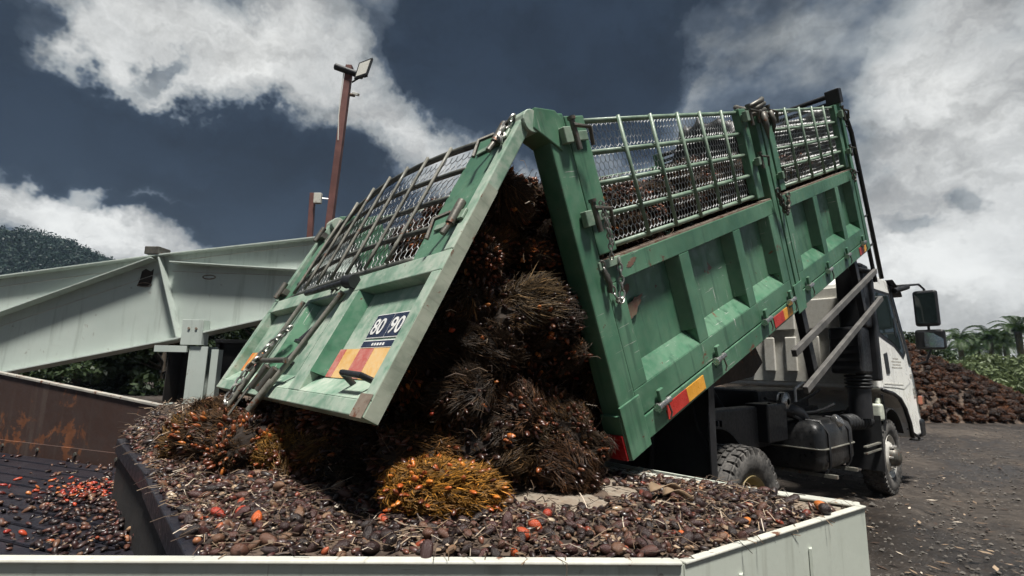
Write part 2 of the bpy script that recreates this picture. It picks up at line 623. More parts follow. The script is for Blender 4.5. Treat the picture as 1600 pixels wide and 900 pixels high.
bunch_mats()


def ground_mat():
    m, nt, b = new_mat('dirt_ground')
    p = nt.node('ShaderNodeNewGeometry').outputs['Position']
    n1 = nt.noise(p, .35, 8, .62, .4)
    n2 = nt.noise(p, 6, 8, .65)
    n3 = nt.noise(p, 38, 5, .6)
    col = nt.ramp(nt.math('ADD', nt.math('MULTIPLY', n1, .6), nt.math('MULTIPLY', n2, .4)),
                  [(.36, (.013, .011, .010)), (.47, (.032, .026, .022)), (.56, (.066, .054, .045)), (.68, (.15, .125, .10))])
    col = nt.mix(nt.mapr(n3, .60, .70, 0, .6), col, (.16, .14, .12))
    nt.l.new(col, b.inputs['Base Color'])
    nt.l.new(nt.mapr(n1, .4, .56, .42, .95), b.inputs['Roughness'])
    b.inputs['Specular IOR Level'].default_value = .35
    bump(nt, b, nt.math('ADD', n2, nt.math('MULTIPLY', n3, .5)), .03, .8)
    m, nt, b = new_mat('hill_soil')
    p = nt.node('ShaderNodeNewGeometry').outputs['Position']
    nt.l.new(nt.mix(nt.noise(p, .05, 8, .6), (.012, .026, .016), (.035, .055, .028)), b.inputs['Base Color'])
    b.inputs['Roughness'].default_value = .95
    m, nt, b = new_mat('litter_soil')
    p = nt.node('ShaderNodeNewGeometry').outputs['Position']
    n = nt.noise(p, 9, 8, .65)
    n2 = nt.noise(p, 70, 5, .65)
    col = nt.mix(nt.mapr(n, .35, .65), (.030, .020, .015), (.13, .09, .064))
    col = nt.mix(nt.mapr(n2, .55, .75, 0, .7), col, (.22, .165, .12))
    nt.l.new(col, b.inputs['Base Color'])
    b.inputs['Roughness'].default_value = .9
    bump(nt, b, nt.math('ADD', n, n2), .012, .8)
    m, nt, b = new_mat('litter_bits')
    g = nt.node('ShaderNodeNewGeometry')
    col = nt.ramp(g.outputs['Random Per Island'], [(0, (.020, .013, .010)), (.5, (.06, .036, .024)), (.78, (.17, .115, .072)), (.92, (.34, .25, .17)), (1, (.62, .54, .44))])
    nt.l.new(col, b.inputs['Base Color'])
    b.inputs['Roughness'].default_value = .6


ground_mat()

# ================================================================== SETTING
def hit(px, py, P, N):
    d = pix_ray(px, py)
    O = Vector((0, 0, EYE))
    return O+d*((Vector(P)-O).dot(Vector(N))/d.dot(Vector(N)))


def fbm(x, y, z=0.0, o=4):
    return mnoise.fractal(Vector((x, y, z)), .9, 2.0, o)


def make_ground():
    n = 300
    s = np.linspace(-1, 1, n)
    k = 7*np.sinh(4.85*s)
    vs, fs = [], []
    for j in range(n):
        for i in range(n):
            x, y = 4+k[i], 6+k[j]
            r = math.hypot(x-4, y-6)
            z = 0.0
            if r < 45:
                f = max(0, 1-r/45)
                al = x*.76+y*.65
                ac = -x*.65+y*.76
                z = f*(.055*fbm(al*.35, ac*1.9, 0, 5)+.03*fbm(x*2.3, y*2.3, 4, 3)) - .012
            vs.append((x, y, z))
    for j in range(n-1):
        for i in range(n-1):
            a = j*n+i
            fs.append((a, a+1, a+n+1, a+n))
    me = bpy.data.meshes.new('ground')
    me.from_pydata(vs, [], fs)
    me.materials.append(MATS['dirt_ground'])
    me.polygons.foreach_set('use_smooth', [True]*len(me.polygons))
    o = link('ground', me)
    tag(o, 'dark churned dirt yard under the truck', kind='structure')


make_ground()

# ---- feeding hopper the truck tips into
ZP = .80
PA, PB, PC, PD = Vector((-.76, 1.312)), Vector((.44, 1.345)), Vector((1.30, 1.915)), Vector((.34, 2.585))
PE, PG, PH, PI_ = Vector((-1.25, 4.55)), Vector((-2.66, 4.42)), Vector((-2.36, 3.11)), Vector((-1.53, 2.21))
APRON = [PA, PB, PC, PD, PE, PG, PH, PI_]


def in_poly(x, y, poly=APRON):
    c = False
    j = len(poly)-1
    for i in range(len(poly)):
        a, b = poly[i], poly[j]
        if (a.y > y) != (b.y > y) and x < (b.x-a.x)*(y-a.y)/(b.y-a.y)+a.x:
            c = not c
        j = i
    return c


def edge_dist(x, y, a, b):
    p = Vector((x, y))
    t = max(0, min(1, (p-a).dot(b-a)/(b-a).length_squared))
    return (p-(a+(b-a)*t)).length


hopper = thing('feed_hopper', 'pale green steel feed hopper with a flat plate strewn with loose fruit', 'hopper')
MB().prism([tuple(p) for p in APRON], ZP-.012, ZP, 'z').build('plate', 'plate_dirty', hopper)


def wall_strip(mb, a, b, z0, z1, th):
    a, b = Vector(a[:2]), Vector(b[:2])
    d = (b-a).normalized()
    nn = Vector((d.y, -d.x))*th
    q = [a, b, b+nn, a+nn]
    return mb.prism([tuple(p) for p in q], z0, z1, 'z')


NEAR0 = Vector((-3.4, 1.20))
wall_strip(MB(), NEAR0, PB+Vector((.004, .0)), -.02, ZP+.006, .014).build('skirt', 'pale_green_steel', hopper)
wall_strip(MB(), PB, PC, -.02, ZP+.006, .014).build('skirt', 'pale_green_steel', hopper)
wall_strip(MB(), PC, PE, -.02, ZP+.004, .014).build('skirt', 'pale_green_steel', hopper)
MB().beam((NEAR0.x, NEAR0.y-.008, ZP+.012), (PB.x, PB.y-.008, ZP+.012), .034, .010).build('rim', 'rim_lip', hopper, bevel=.004)
MB().beam((PB.x+.005, PB.y-.004, ZP+.010), (PC.x+.005, PC.y-.006, ZP+.010), .026, .008).build('rim', 'rim_lip', hopper, bevel=.003)
MB().beam((PC.x, PC.y, ZP+.012), (PD.x-.02, PD.y+.014, ZP+.012), .060, .010).build('rim', 'rim_lip', hopper, bevel=.004)
for a, b, dz in ((PI_, PA, .0), (PH, PI_, .012), (PG, PH, .0)):
    # the drop to the conveyor: an edge beam and the dark chute face below it
    d = (b-a).normalized()
    nn = Vector((d.y, -d.x))
    m = MB().beam((a.x, a.y, ZP-.036+dz), (b.x, b.y, ZP-.036+dz), .05, .085)
    m.build('edge_beam', 'slat_steel', hopper, bevel=.006)
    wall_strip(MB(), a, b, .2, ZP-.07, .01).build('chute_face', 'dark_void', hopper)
for p, q in ((.25, .5), (.62, .3)):
    c = PB.lerp(PC, p)
    o = MB().beam((c.x, c.y-.012, .1), (c.x, c.y-.012, .74), .05, .008, (1, -.6, 0)).build('stiffener', 'pale_green_steel', hopper)

# ---- slat conveyor at the foot of the hopper
CP0, CD = Vector((-4.64, 4.67, .45)), Vector((.937, -.349, 0))
CN = Vector((-.349, -.937, 0))
conv = thing('slat_conveyor', 'dark steel slat conveyor running past the hopper edge', 'conveyor')
for k in range(19):
    off = .06+k*.155
    smax = min(4.6, (3.27-.937*off)/.349)
    smax = min(smax, 3.55+.15*k if k < 8 else 4.6)
    a = CP0+CN*(off+.075)-CD*3.2
    b = CP0+CN*(off+.075)+CD*max(.4, smax)
    m = MB().beam(a, b, .142, .02)
    m.beam(a+CN*.062+Vector((0, 0, .012)), b+CN*.062+Vector((0, 0, .012)), .016, .006)
    m.build('slat', 'slat_steel', conv, bevel=.003, seg=1)
MB().beam(CP0+CN*.02-CD*3.3+Vector((0, 0, -.12)), CP0+CN*.02+CD*3.0+Vector((0, 0, -.12)), .05, .18).build('side_channel', 'rusty_plate', conv)
MB().beam(CP0+CN*1.6-CD*3.2+Vector((0, 0, -.10)), CP0+CN*1.6+CD*1.8+Vector((0, 0, -.10)), 2.9, .02).build('bed', 'dark_void', conv)
for s in (-2.4, -.6, 1.2):
    p = CP0+CN*.1+CD*s
    MB().box(p.x-.05, p.x+.05, p.y-.05, p.y+.05, -.02, .33).build('leg', 'rusty_plate', conv)

# ---- rusty side wall of the conveyor
WN = Vector((.349, .937, 0))
wallt = thing('conveyor_side_wall', 'rusty brown steel side wall with worn white top edge', 'wall')


def wpt(px, py):
    return hit(px, py, CP0, WN)


tl, tm, tr, br_, bl = wpt(0, 585), wpt(262, 639), wpt(300, 655), wpt(300, 745), wpt(0, 708)
slope = (tm.z-tl.z)/((tm-tl).dot(CD))
tl2 = tl-CD*2.5+Vector((0, 0, -2.5*slope))
bl2 = bl-CD*2.5
bl2.z, br_.z = .42, .42
prof = [tl2, tm, tr, br_, bl2]
m = MB()
nrm = WN*.03
m.add(prof+[p+nrm for p in prof], [(0, 1, 2, 3, 4), (9, 8, 7, 6, 5)]+[(i, i+5, (i+1) % 5+5, (i+1) % 5) for i in range(5)])
m.build('plate', 'rusty_wall', wallt)
m = MB()
m.beam(tl2+WN*.012+Vector((0, 0, .012)), tm+WN*.012+Vector((0, 0, .012)), .05, .022)
m.beam(tm+WN*.012+Vector((0, 0, .010)), tr+WN*.012+Vector((0, 0, .010)), .05, .022)
m.build('top_edge', 'worn_lip', wallt, bevel=.004)
MB().beam(bl2+Vector((0, 0, .08))-WN*.012, br_+Vector((0, 0, .08))-WN*.012, .02, .11).build('flange', 'rusty_wall', wallt)
for k in range(9):
    p = bl2.lerp(br_, .1+k*.105)+Vector((0, 0, .09))-WN*.02
    MB().tube([p, p-WN*.014], .016, 6).build('bolt', 'latch_steel', wallt)
for s in (.5, 2.2, 3.9):
    p = tl2+CD*s+WN*.09
    MB().box(p.x-.04, p.x+.04, p.y-.04, p.y+.04, -.02, p.z+s*slope-.15).build('post', 'rusty_plate', wallt)

# ---- low pale wall between the conveyor wall and the tailgate
m = MB()
a, b = at(262, 632, 5.4), at(420, 634, 5.4)
m.box(a.x, b.x, 5.4, 5.43, -.02, a.z)
m.box(a.x, b.x, 5.37, 5.46, a.z, a.z+.015)
lw = m.build('low_wall', 'girder_paint', None)
tag(lw, 'low pale green steel panel below the girder column', 'panel')

# ---- pale green girders on a column
gy = 8.0
gird = thing('steel_girder_frame', 'pale green tapered steel girders meeting over a column', 'girder')


def gp(px, py, y=gy):
    p = at(px, py, y)
    return (p.x, p.z)


def ext(p, q, x):
    t = (x-p[0])/(q[0]-p[0])
    return (x, p[1]+(q[1]-p[1])*t)


T0, T1, T2 = gp(0, 436), gp(252, 402), gp(512, 373)
B0, B1, B2 = gp(0, 584), gp(283, 529), gp(440, 494)
T0e, B0e = ext(T0, T1, -12.5), ext(B0, B1, -12.5)
T2e, B2e = ext(T1, T2, -1.6), ext(B1, B2, -1.6)
MB().prism([T0e, T1, B1, B0e], gy, gy+.014).build('web_plate', 'girder_paint', gird)
MB().prism([T1, T2e, B2e, B1], gy, gy+.014).build('web_plate', 'girder_paint', gird)


def fl(p, q, w, h, name='flange', y=gy, dz=0):
    o = MB().beam((p[0], y, p[1]+dz), (q[0], y, q[1]+dz), w, h).build(name, 'girder_paint', gird, bevel=.003, seg=1)
    return o


fl(T0e, T1, .26, .022, dz=.012)
fl(T1, T2e, .26, .022, dz=.012)
fl(B0e, B1, .34, .026, dz=-.013)
fl(B1, B2e, .34, .026, dz=-.013)
D0, D1 = gp(0, 496), gp(250, 406)
D0e = ext(D0, D1, -12.5)
fl(D0e, (D1[0]-.03, D1[1]), .20, .018, y=gy-.085)
E0, E1 = gp(276, 412), gp(485, 425)
fl(E0, ext(E0, E1, -1.6), .20, .018, y=gy-.085)
s0, s1 = gp(256, 404), gp(284, 527)
MB().beam((s0[0], gy-.07, s0[1]), (s1[0], gy-.07, s1[1]), .014, .14, (0, 1, 0)).build('stiffener', 'girder_paint', gird)
c = gp(246, 396)
MB().box(c[0]-.12, c[0]+.12, gy-.14, gy+.14, c[1]-.04, c[1]+.09).build('splice_cap', 'latch_steel', gird, bevel=.01)
for px, py, rx in ((226, 445, .11), (327, 433, .105)):
    c = gp(px, py)
    m = MB()
    loop = [(c[0]+rx*math.cos(t*math.pi/9), gy-.006, c[1]+.032*math.sin(t*math.pi/9)) for t in range(18)]
    m.tube(loop, .008, 5, closed=True)
    m.build('lifting_hole', 'rust_edge', gird, smooth=True)
# dark soot stain above the left hole, as a thin irregular film
st = [gp(*q) for q in ((214, 447), (219, 436), (222, 424), (228, 420), (236, 424), (241, 420), (238, 436), (236, 444), (228, 449))]
MB().prism(st, gy-.004, gy-.002).build('stain', 'girder_stain', gird)
# weld seams: thin proud beads parallel to the flanges
for q, r_ in (((0, 448), (232, 417)), ((0, 510), (258, 424)), ((270, 424), (482, 432)), ((270, 408), (505, 380))):
    a, b = gp(*q), gp(*r_)
    MB().tube([(a[0], gy-.001, a[1]), (b[0], gy-.001, b[1])], .006, 5).build('weld_seam', 'letter_grey', gird)
# column under the joint
k0, k1 = gp(306, 545), gp(334, 545)
cz = gp(315, 505)[1]
m = MB()
m.box(k0[0], k1[0], gy-.16, gy-.145, -.02, cz-.38)
m.box(k0[0], k1[0], gy+.10, gy+.115, -.02, cz-.38)
m.box((k0[0]+k1[0])/2-.006, (k0[0]+k1[0])/2+.006, gy-.145, gy+.10, -.02, cz-.38)
m.build('column', 'girder_paint', gird)
m = MB()
m.box(k1[0]+.03, k1[0]+.14, gy-.10, gy-.088, -.02, cz-.42)
m.box(k1[0]+.03, k1[0]+.042, gy-.088, gy+.2, -.02, cz-.42)
m.build('column', 'girder_paint', gird)
m = MB()
l0 = gp(273, 545)[0]
m.box(l0, l0+.012, gy-.14, gy+.20, -.02, cz-.45)
m.box(l0+.012, k0[0]-.012, gy+.19, gy+.20, -.02, cz-.45)
m.build('column', 'dark_void', gird)  # shade of the column's open side put into its near-black colour
m = MB()
b0, b1 = gp(297, 508), gp(329, 506)
m.box(b0[0], b1[0], gy-.19, gy-.178, cz-.36, cz+.04)
m.box(b0[0], b0[0]+.012, gy-.178, gy-.01, cz-.36, cz+.04)
m.box(b1[0]-.012, b1[0], gy-.178, gy-.01, cz-.36, cz+.04)
m.build('bracket', 'girder_paint', gird, bevel=.003, seg=1)
h0, h1 = gp(254, 545), gp(304, 541)
MB().box(h0[0], h1[0], gy-.19, gy-.15, h1[1]-.10, h1[1]).build('tie_bar', 'girder_paint', gird)
for dx in (.35, .7):
    MB().tube([(b0[0]+dx*(b1[0]-b0[0]), gy-.19, cz-.1), (b0[0]+dx*(b1[0]-b0[0]), gy-.205, cz-.1)], .02, 6).build('bolt', 'rust_edge', gird)

# ---- dark steel bin right of the column
a, b = at(343, 536, 8.7), at(470, 536, 8.7)
m = MB()
m.box(a.x, b.x, 8.7, 10.2, -.02, a.z)
for k in range(4):
    x = a.x+(b.x-a.x)*k/3
    m.box(x-.03, x+.03, 8.64, 8.70, -.02, a.z)
m.box(a.x-.04, b.x+.04, 8.63, 8.70, a.z, a.z+.06)
tag(m.build('steel_bin', 'black_steel', None, bevel=.004, seg=1), 'black steel bin standing right of the girder column', 'bin')

# ---- tall lamp pole
def light_pole():
    b, t = at(512, 372, 14), at(546, 108, 14)
    d = (t-b)/(t.z-b.z)
    base = b-d*b.z
    root = thing('light_pole', 'tall rust brown lamp pole with floodlight leaning behind the girder', 'lamp pole', Matrix.Translation(base))
    tl_ = t-base
    MB().beam((0, 0, -.05), tl_+Vector((0, 0, .1)), .19, .19, (0, 1, 0)).build('pole', 'pole_rust', root, bevel=.01)
    p, q = at(524, 104, 13.9)-base, at(566, 119, 13.9)-base
    MB().tube([p, q], .10, 12).build('crossarm', 'black_steel', root, smooth=False)
    # flood lamp: tilted square head
    c0, c1, c2, c3 = [at(x, y, 13.8)-base for x, y in ((561, 98), (582, 90), (573, 116), (553, 123))]
    nrm = (c1-c0).cross(c3-c0).normalized()
    if nrm.y > 0:
        nrm = -nrm
    m = MB()
    q4 = [c0, c1, c2, c3]
    m.add(q4+[v-nrm*.10 for v in q4], [(0, 1, 2, 3), (7, 6, 5, 4), (0, 4, 5, 1), (1, 5, 6, 2), (2, 6, 7, 3), (3, 7, 4, 0)])
    hd = m.build('floodlight', 'black_steel', root)
    cc = (c0+c1+c2+c3)/4
    m = MB()
    m.add([cc+(v-cc)*.8+nrm*.012 for v in q4]+[cc+(v-cc)*.8+nrm*.004 for v in q4], [(0, 1, 2, 3), (7, 6, 5, 4), (0, 4, 5, 1), (1, 5, 6, 2), (2, 6, 7, 3), (3, 7, 4, 0)])
    m.build('lens', 'lamp_glass', hd)
    m = MB()
    m.tube([c3-nrm*.1, c3+Vector((-.06, 0, -.12)), q], .025, 6)
    m.tube([c2-nrm*.1, q+Vector((.05, 0, -.03))], .025, 6)
    m.build('lamp_bracket', 'black_steel', root)
    e = at(548, 148, 13.9)-base
    m = MB()
    m.tube([e, e+Vector((.12, -.05, -.05))], .055, 8)
    m.build('junction_box', 'rust_edge', root)
    f = at(553, 146, 13.8)-base
    m = MB()
    m.beam(f, f+Vector((.18, -.1, -.10)), .08, .08)
    m.beam(f+Vector((-.05, 0, .05)), f, .03, .03)
    m.build('camera_housing', 'lamp_glass', root, bevel=.01)
    m = MB()
    w0 = t-base+Vector((-.12, -.1, .0))
    m.tube([w0, w0+Vector((-.04, 0, -.8)), w0+Vector((-.06, 0, -1.6)), w0+Vector((-.02, 0, -2.4))], .015, 5)
    m.build('cable', 'lamp_glass', root)


light_pole()
b, t = at(484, 372, 14), at(489, 302, 14)
d = (t-b)/(t.z-b.z)
base = b-d*b.z
post = thing('service_post', 'short brown post with grey box beside the lamp pole', 'post', Matrix.Translation(base))
MB().beam((0, 0, -.05), t-base, .15, .12, (0, 1, 0)).build('post', 'pole_rust', post, bevel=.008)
p = at(497, 307, 13.9)-base
MB().box(p.x-.11, p.x+.11, p.y-.06, p.y+.06, p.z-.22, p.z+.1).build('meter_box', 'rim_lip', post, bevel=.015)
MB().tube([p, at(504, 310, 13.95)-base, at(514, 311, 14)-base], .02, 5).build('conduit', 'wire', post)


# ------------------------------------------------------------------ vegetation
def leaves(mb, c, rad, n, size, rr, flat=.6, elong=1.6):
    """leaf quads spread through an uneven ellipsoidal clump"""
    for _ in range(n):
        while True:
            p = Vector((rr.uniform(-1, 1), rr.uniform(-1, 1), rr.uniform(-1, 1)))
            if .25 < p.length < 1:
                break
        q = Vector((p.x*rad[0], p.y*rad[1], p.z*rad[2]))+c
        nn = Vector((rr.gauss(0, 1), rr.gauss(0, 1), rr.gauss(0, 1)+flat)).normalized()
        a = nn.orthogonal().normalized()
        a = (Matrix.Rotation(rr.uniform(0, 6.28), 3, nn) @ a)
        b = nn.cross(a)
        s = size*rr.uniform(.6, 1.4)
        a, b = a*s*elong*.5, b*s*.5
        mb.add([q-a, q+b*.8-a*.1, q+a, q-b*.8-a*.1], [(0, 1, 2, 3)])


def make_tree_meshes(seed, h, rad, mat, nclump=26, nleaf=190, lsize=.16):
    rr = random.Random(seed)
    cr = MB()
    tr = MB()
    tr.tube([(0, 0, -.1), (.05, .02, h*.2), (.0, .05, h*.45), (.1, 0, h*.75)], [.16, .13, .10, .05], 8)
    for i in range(nclump):
        a = rr.uniform(0, 6.283)
        zz = rr.uniform(.04, 1.0)
        ra = rad*math.sqrt(max(.05, 1-(2*zz-1.05)**2*.8))*rr.uniform(.35, 1.0)
        c = Vector((ra*math.cos(a), ra*math.sin(a), h*zz*.92))
        k = rr.uniform(.28, .5)*rad*.62
        leaves(cr, c, (k*1.2, k*1.2, k*.75), nleaf, lsize, rr)
        tr.tube([(0, .03, h*min(.7, zz*.55)), c*.55+Vector((0, 0, h*zz*.25)), c], [.06, .04, .015], 5)
    return cr.mesh('crown', mat), tr.mesh('trunk', 'bark', True)


tree_vars = [make_tree_meshes(s, 4.6, 2.3, 'leaf_dark', 46, 190, .16) for s in (3, 8)]
spots = [(118, 19.5, .82, 'dark leafy tree under the girder, nearest the rusty wall end at left'),
         (190, 21.5, .95, 'dark bushy tree under the girder left of the column'),
         (252, 20.0, .92, 'dense dark tree right beside the girder column'),
         (332, 23.5, 1.08, 'dark tree directly behind the girder column and black bin'),
         (408, 20.0, 1.02, 'green tree showing between the black bin and the tailgate')]
for i, (px, dep, s, lab) in enumerate(spots):
    p = at(px, 600, dep)
    root = thing('broadleaf_tree', lab, 'tree', Matrix.Translation((p.x, dep, 0)) @ Matrix.Rotation(i*1.3, 4, 'Z') @ Matrix.Scale(s, 4), 'trees behind the girders')
    cm, tm_ = tree_vars[i % 2]
    link('crown', cm, root)
    link('trunk', tm_, root)
# further row of wood behind them
rr = random.Random(5)
mb = MB()
for i in range(46):
    px = 60+i*9.5
    dep = rr.uniform(34, 48)
    p = at(px, 600, dep)
    hh = rr.uniform(3.2, 5.2)
    leaves(mb, Vector((p.x, dep, hh*.5)), (2.1, 1.6, hh*.52), 330, .42, rr)
tag(mb.build('distant_wood', 'leaf_dark'), 'dark wood beyond the trees behind the girder', kind='stuff')


def hill():
    n, m_ = 90, 40
    vs, fs = [], []
    ridge = [(0, 342), (60, 358), (120, 385), (175, 410), (260, 452), (360, 500), (470, 545), (600, 575)]
    pts = [at(*q, 260) for q in ridge]
    pts = [Vector((pts[0].x-160, 260, pts[0].z+26)), Vector((pts[0].x-70, 260, pts[0].z+16))]+pts
    xs = [p.x for p in pts]
    zs = [p.z for p in pts]
    top = []
    for i in range(n):
        x = xs[0]+(xs[-1]-xs[0])*i/(n-1)
        zt = float(np.interp(x, xs, zs))-5.0
        for j in range(m_):
            v = j/(m_-1)
            y = 175+v*200
            prof_ = math.sin(min(1, v/.44)*math.pi/2) if v < .44 else math.cos((v-.44)/.56*math.pi/2)
            z = zt*prof_+1.6*fbm(x*.06, y*.06, 2)*min(1, v*4)-.5
            vs.append((x, y, z))
            if v < .52:
                top.append((x, y, z))
    for i in range(n-1):
        for j in range(m_-1):
            a = i*m_+j
            fs.append((a, a+m_, a+m_+1, a+1))
    me = bpy.data.meshes.new('hill')
    me.from_pydata(vs, [], fs)
    me.materials.append(MATS['hill_soil'])
    me.polygons.foreach_set('use_smooth', [True]*len(me.polygons))
    tag(link('hill', me), 'wooded hill rising far behind the girder', kind='structure')
    rr = random.Random(9)
    mb = MB()
    for k in range(6200):
        x, y, z = rr.choice(top)
        if x > -95 or x < -262:
            continue
        x += rr.uniform(-3, 3)
        y += rr.uniform(-3, 3)
        s = rr.uniform(2.2, 4.6)
        leaves(mb, Vector((x, y, z+s*.6)), (s, s, s*rr.uniform(.7, 1.2)), 70, .95, rr, elong=1.3)
    tag(mb.build('hill_forest', 'leaf_hill'), 'forest canopy covering the far hill', kind='stuff')


hill()


def palm_mesh(seed, h):
    rr = random.Random(seed)
    fr = MB()
    for i in range(34):
        a = i*2.39996+rr.uniform(-.2, .2)
        el = R(rr.uniform(-5, 78))
        L = rr.uniform(2.6, 3.6)
        pts = []
        p = Vector((0, 0, h))
        d = Vector((math.cos(a)*math.cos(el), math.sin(a)*math.cos(el), math.sin(el)))
        n = 12
        for k in range(n):
            pts.append(p.copy())
            p = p+d*(L/n)
            d = (d+Vector((0, 0, -.14-.02*k*.5))).normalized()
        fr.tube(pts, [.035*(1-k/n)+.008 for k in range(n)], 4, caps=False)
        for k in range(1, n):
            q = pts[k]
            t = (pts[min(k+1, n-1)]-pts[k-1]).normalized()
            s = t.cross(Vector((0, 0, 1))).normalized()
            for sg in (-1, 1):
                for e in range(2):
                    o = q+t*(L/n*.5*e)
                    ll = (.75-.45*abs(k/n-.45))*rr.uniform(.8, 1.1)
                    tip = o+s*sg*ll*.8+t*ll*.45+Vector((0, 0, -.28*ll))
                    wv = t*.045
                    mid = (o+tip)/2+Vector((0, 0, .08))
                    fr.add([o-wv*.5, o+wv*.5, mid+wv, tip, mid-wv], [(0, 1, 2, 3, 4)])
    tr = MB()
    tr.tube([(0, 0, -.1), (.03, 0, h*.5), (0, .02, h)], [.34, .30, .34], 10)
    return fr.mesh('fronds', 'leaf_palm'), tr.mesh('trunk', 'bark', True)


palm_vars = [palm_mesh(1, 5.6), palm_mesh(2, 6.6)]
for i, (px, dep, s, lab) in enumerate([(1486, 74, .78, 'small oil palm just right of the truck mirrors'),
                                       (1508, 66, .86, 'oil palm with arching fronds above the heap slope'),
                                       (1534, 72, .90, 'middle oil palm behind the pale shrubs'),
                                       (1556, 64, .86, 'oil palm right of the middle palm'),
                                       (1580, 70, .98, 'oil palm near the right edge of the picture'),
                                       (1602, 62, 1.0, 'tall oil palm cut by the right picture edge'),
                                       (1520, 92, 1.05, 'farther oil palm left of the middle palm'),
                                       (1568, 95, 1.15, 'farthest oil palm behind the right palms')]):
    p = at(px, 600, dep)
    root = thing('oil_palm', lab, 'palm tree', Matrix.Translation((p.x, dep, 0)) @ Matrix.Rotation(i*2.1, 4, 'Z') @ Matrix.Scale(s*1.05, 4), 'oil palms at the far side of the yard')
    a, b = palm_vars[i % 2]
    link('fronds', a, root)
    link('trunk', b, root)


def bush_mesh(seed):
    rr = random.Random(seed)
    mb = MB()
    for k in range(16):
        a, q = rr.uniform(0, 6.28), rr.uniform(0, 1.1)
        leaves(mb, Vector((q*math.cos(a), q*.7*math.sin(a), rr.uniform(.25, 1.0))), (.5, .5, .42), 330, .075, rr, elong=2.6)
    return mb.mesh('shrub', 'leaf_bush')


bush_vars = [bush_mesh(4), bush_mesh(6)]
bl_ = [(1440, 27, 1.0, 'pale green shrub behind the top of the heap'), (1500, 26, .85, 'pale shrub left of the wide shrubs above the heap slope'),
       (1525, 25, 1.0, 'rounded pale shrub above the middle of the heap slope'), (1552, 26, 1.1, 'wide pale shrub in front of the palms'),
       (1580, 25, .95, 'darker bushy shrub beside the strip of road'), (1606, 26, 1.05, 'pale shrub cut by the right picture edge')]
for i, (px, dep, s, lab) in enumerate(bl_):
    p = at(px, 600, dep)
    o = link('shrub', bush_vars[i % 2], None, Matrix.Translation((p.x, dep, -.05)) @ Matrix.Rotation(i*1.7, 4, 'Z') @ Matrix.Scale(s*1.65, 4))
    tag(o, lab, 'shrub', 'pale shrubs behind the heap')
p = at(1432, 525, 30)
cm, tm_ = tree_vars[1]
root = thing('broadleaf_tree', 'small green tree peeping over the heap beside the cab', 'tree', Matrix.Translation((p.x, 30, 0)) @ Matrix.Scale(.86, 4))
link('crown', cm, root)
link('trunk', tm_, root)
rr = random.Random(21)
mb = MB()
for k in range(9000):
    y = rr.uniform(20, 60)
    x = y*rr.uniform(.75, 1.2)
    hh = rr.uniform(.15, .45)
    a = rr.uniform(0, 6.28)
    w = Vector((math.cos(a), math.sin(a), 0))*.035
    t = Vector((rr.uniform(-.15, .15), rr.uniform(-.15, .15), hh))
    b = Vector((x, y, -.02))
    mb.add([b-w, b+w, b+t], [(0, 1, 2)])
tag(mb.build('grass', 'grass_blade'), 'tall pale grass behind the heap', kind='stuff')
m, nt, b = new_mat('grass_field')
p_ = nt.node('ShaderNodeNewGeometry').outputs['Position']
nt.l.new(nt.mix(nt.noise(p_, .8, 8, .6), (.07, .10, .03), (.20, .22, .08)), b.inputs['Base Color'])
b.inputs['Roughness'].default_value = .95
MB().prism([(15, 19.5), (60, 19.5), (120, 130), (10, 130)], .03, .045, 'z').build('grass_field', 'grass_field')['kind'] = 'structure'

# ================================================================== TRUCK
AZ, TAU = .9437, .3787
HH, LL, WW = 1.507, 4.60, 2.15
G = Vector((.5434, 2.303, 0))
TM = Matrix.Translation(G) @ Matrix.Rotation(math.atan2(.64843, .76127), 4, 'Z')
truck = thing('tipper_truck', 'green and white tipper truck with raised bed unloading palm bunches', 'truck', TM)
BM = Matrix.Translation((0, 0, AZ)) @ Matrix.Rotation(-TAU, 4, 'Y')        # tipped body: (u along, w across, v up)
PHI = -.8575
cp, sp = math.cos(PHI), math.sin(PHI)
TGM = BM @ Matrix(((0, sp, -cp, -.12), (1, 0, 0, 0), (0, -cp, -sp, HH-.03), (0, 0, 0, 1)))   # tailgate: (s across, r down, o outward)


def hinge(parent, u, v, y, M=None, sgn=-1):
    """drop-side hinge: bracket, barrel and hanging pin"""
    m = MB()
    m.box(u-.035, u+.035, y+sgn*.012, y, v-.05, v-.005)
    m.box(u-.022, u+.022, y+sgn*.03, y+sgn*.012, v+.012, v+.075)
    h = m.build('hinge', 'green_paint', parent, M, bevel=.003, seg=1)
    m = MB()
    m.tube([(u-.055, y+sgn*.026, v), (u+.055, y+sgn*.026, v)], .016, 10)
    m.tube([(u-.06, y+sgn*.026, v), (u-.05, y+sgn*.026, v)], .022, 10)
    m.build('hinge_pin', 'bright_steel', parent, M)
    m = MB()
    m.tube([(u+.03, y+sgn*.03, v-.01), (u+.035, y+sgn*.035, v-.06), (u+.02, y+sgn*.03, v-.085)], .005, 5)
    m.build('split_pin', 'latch_steel', parent, M)


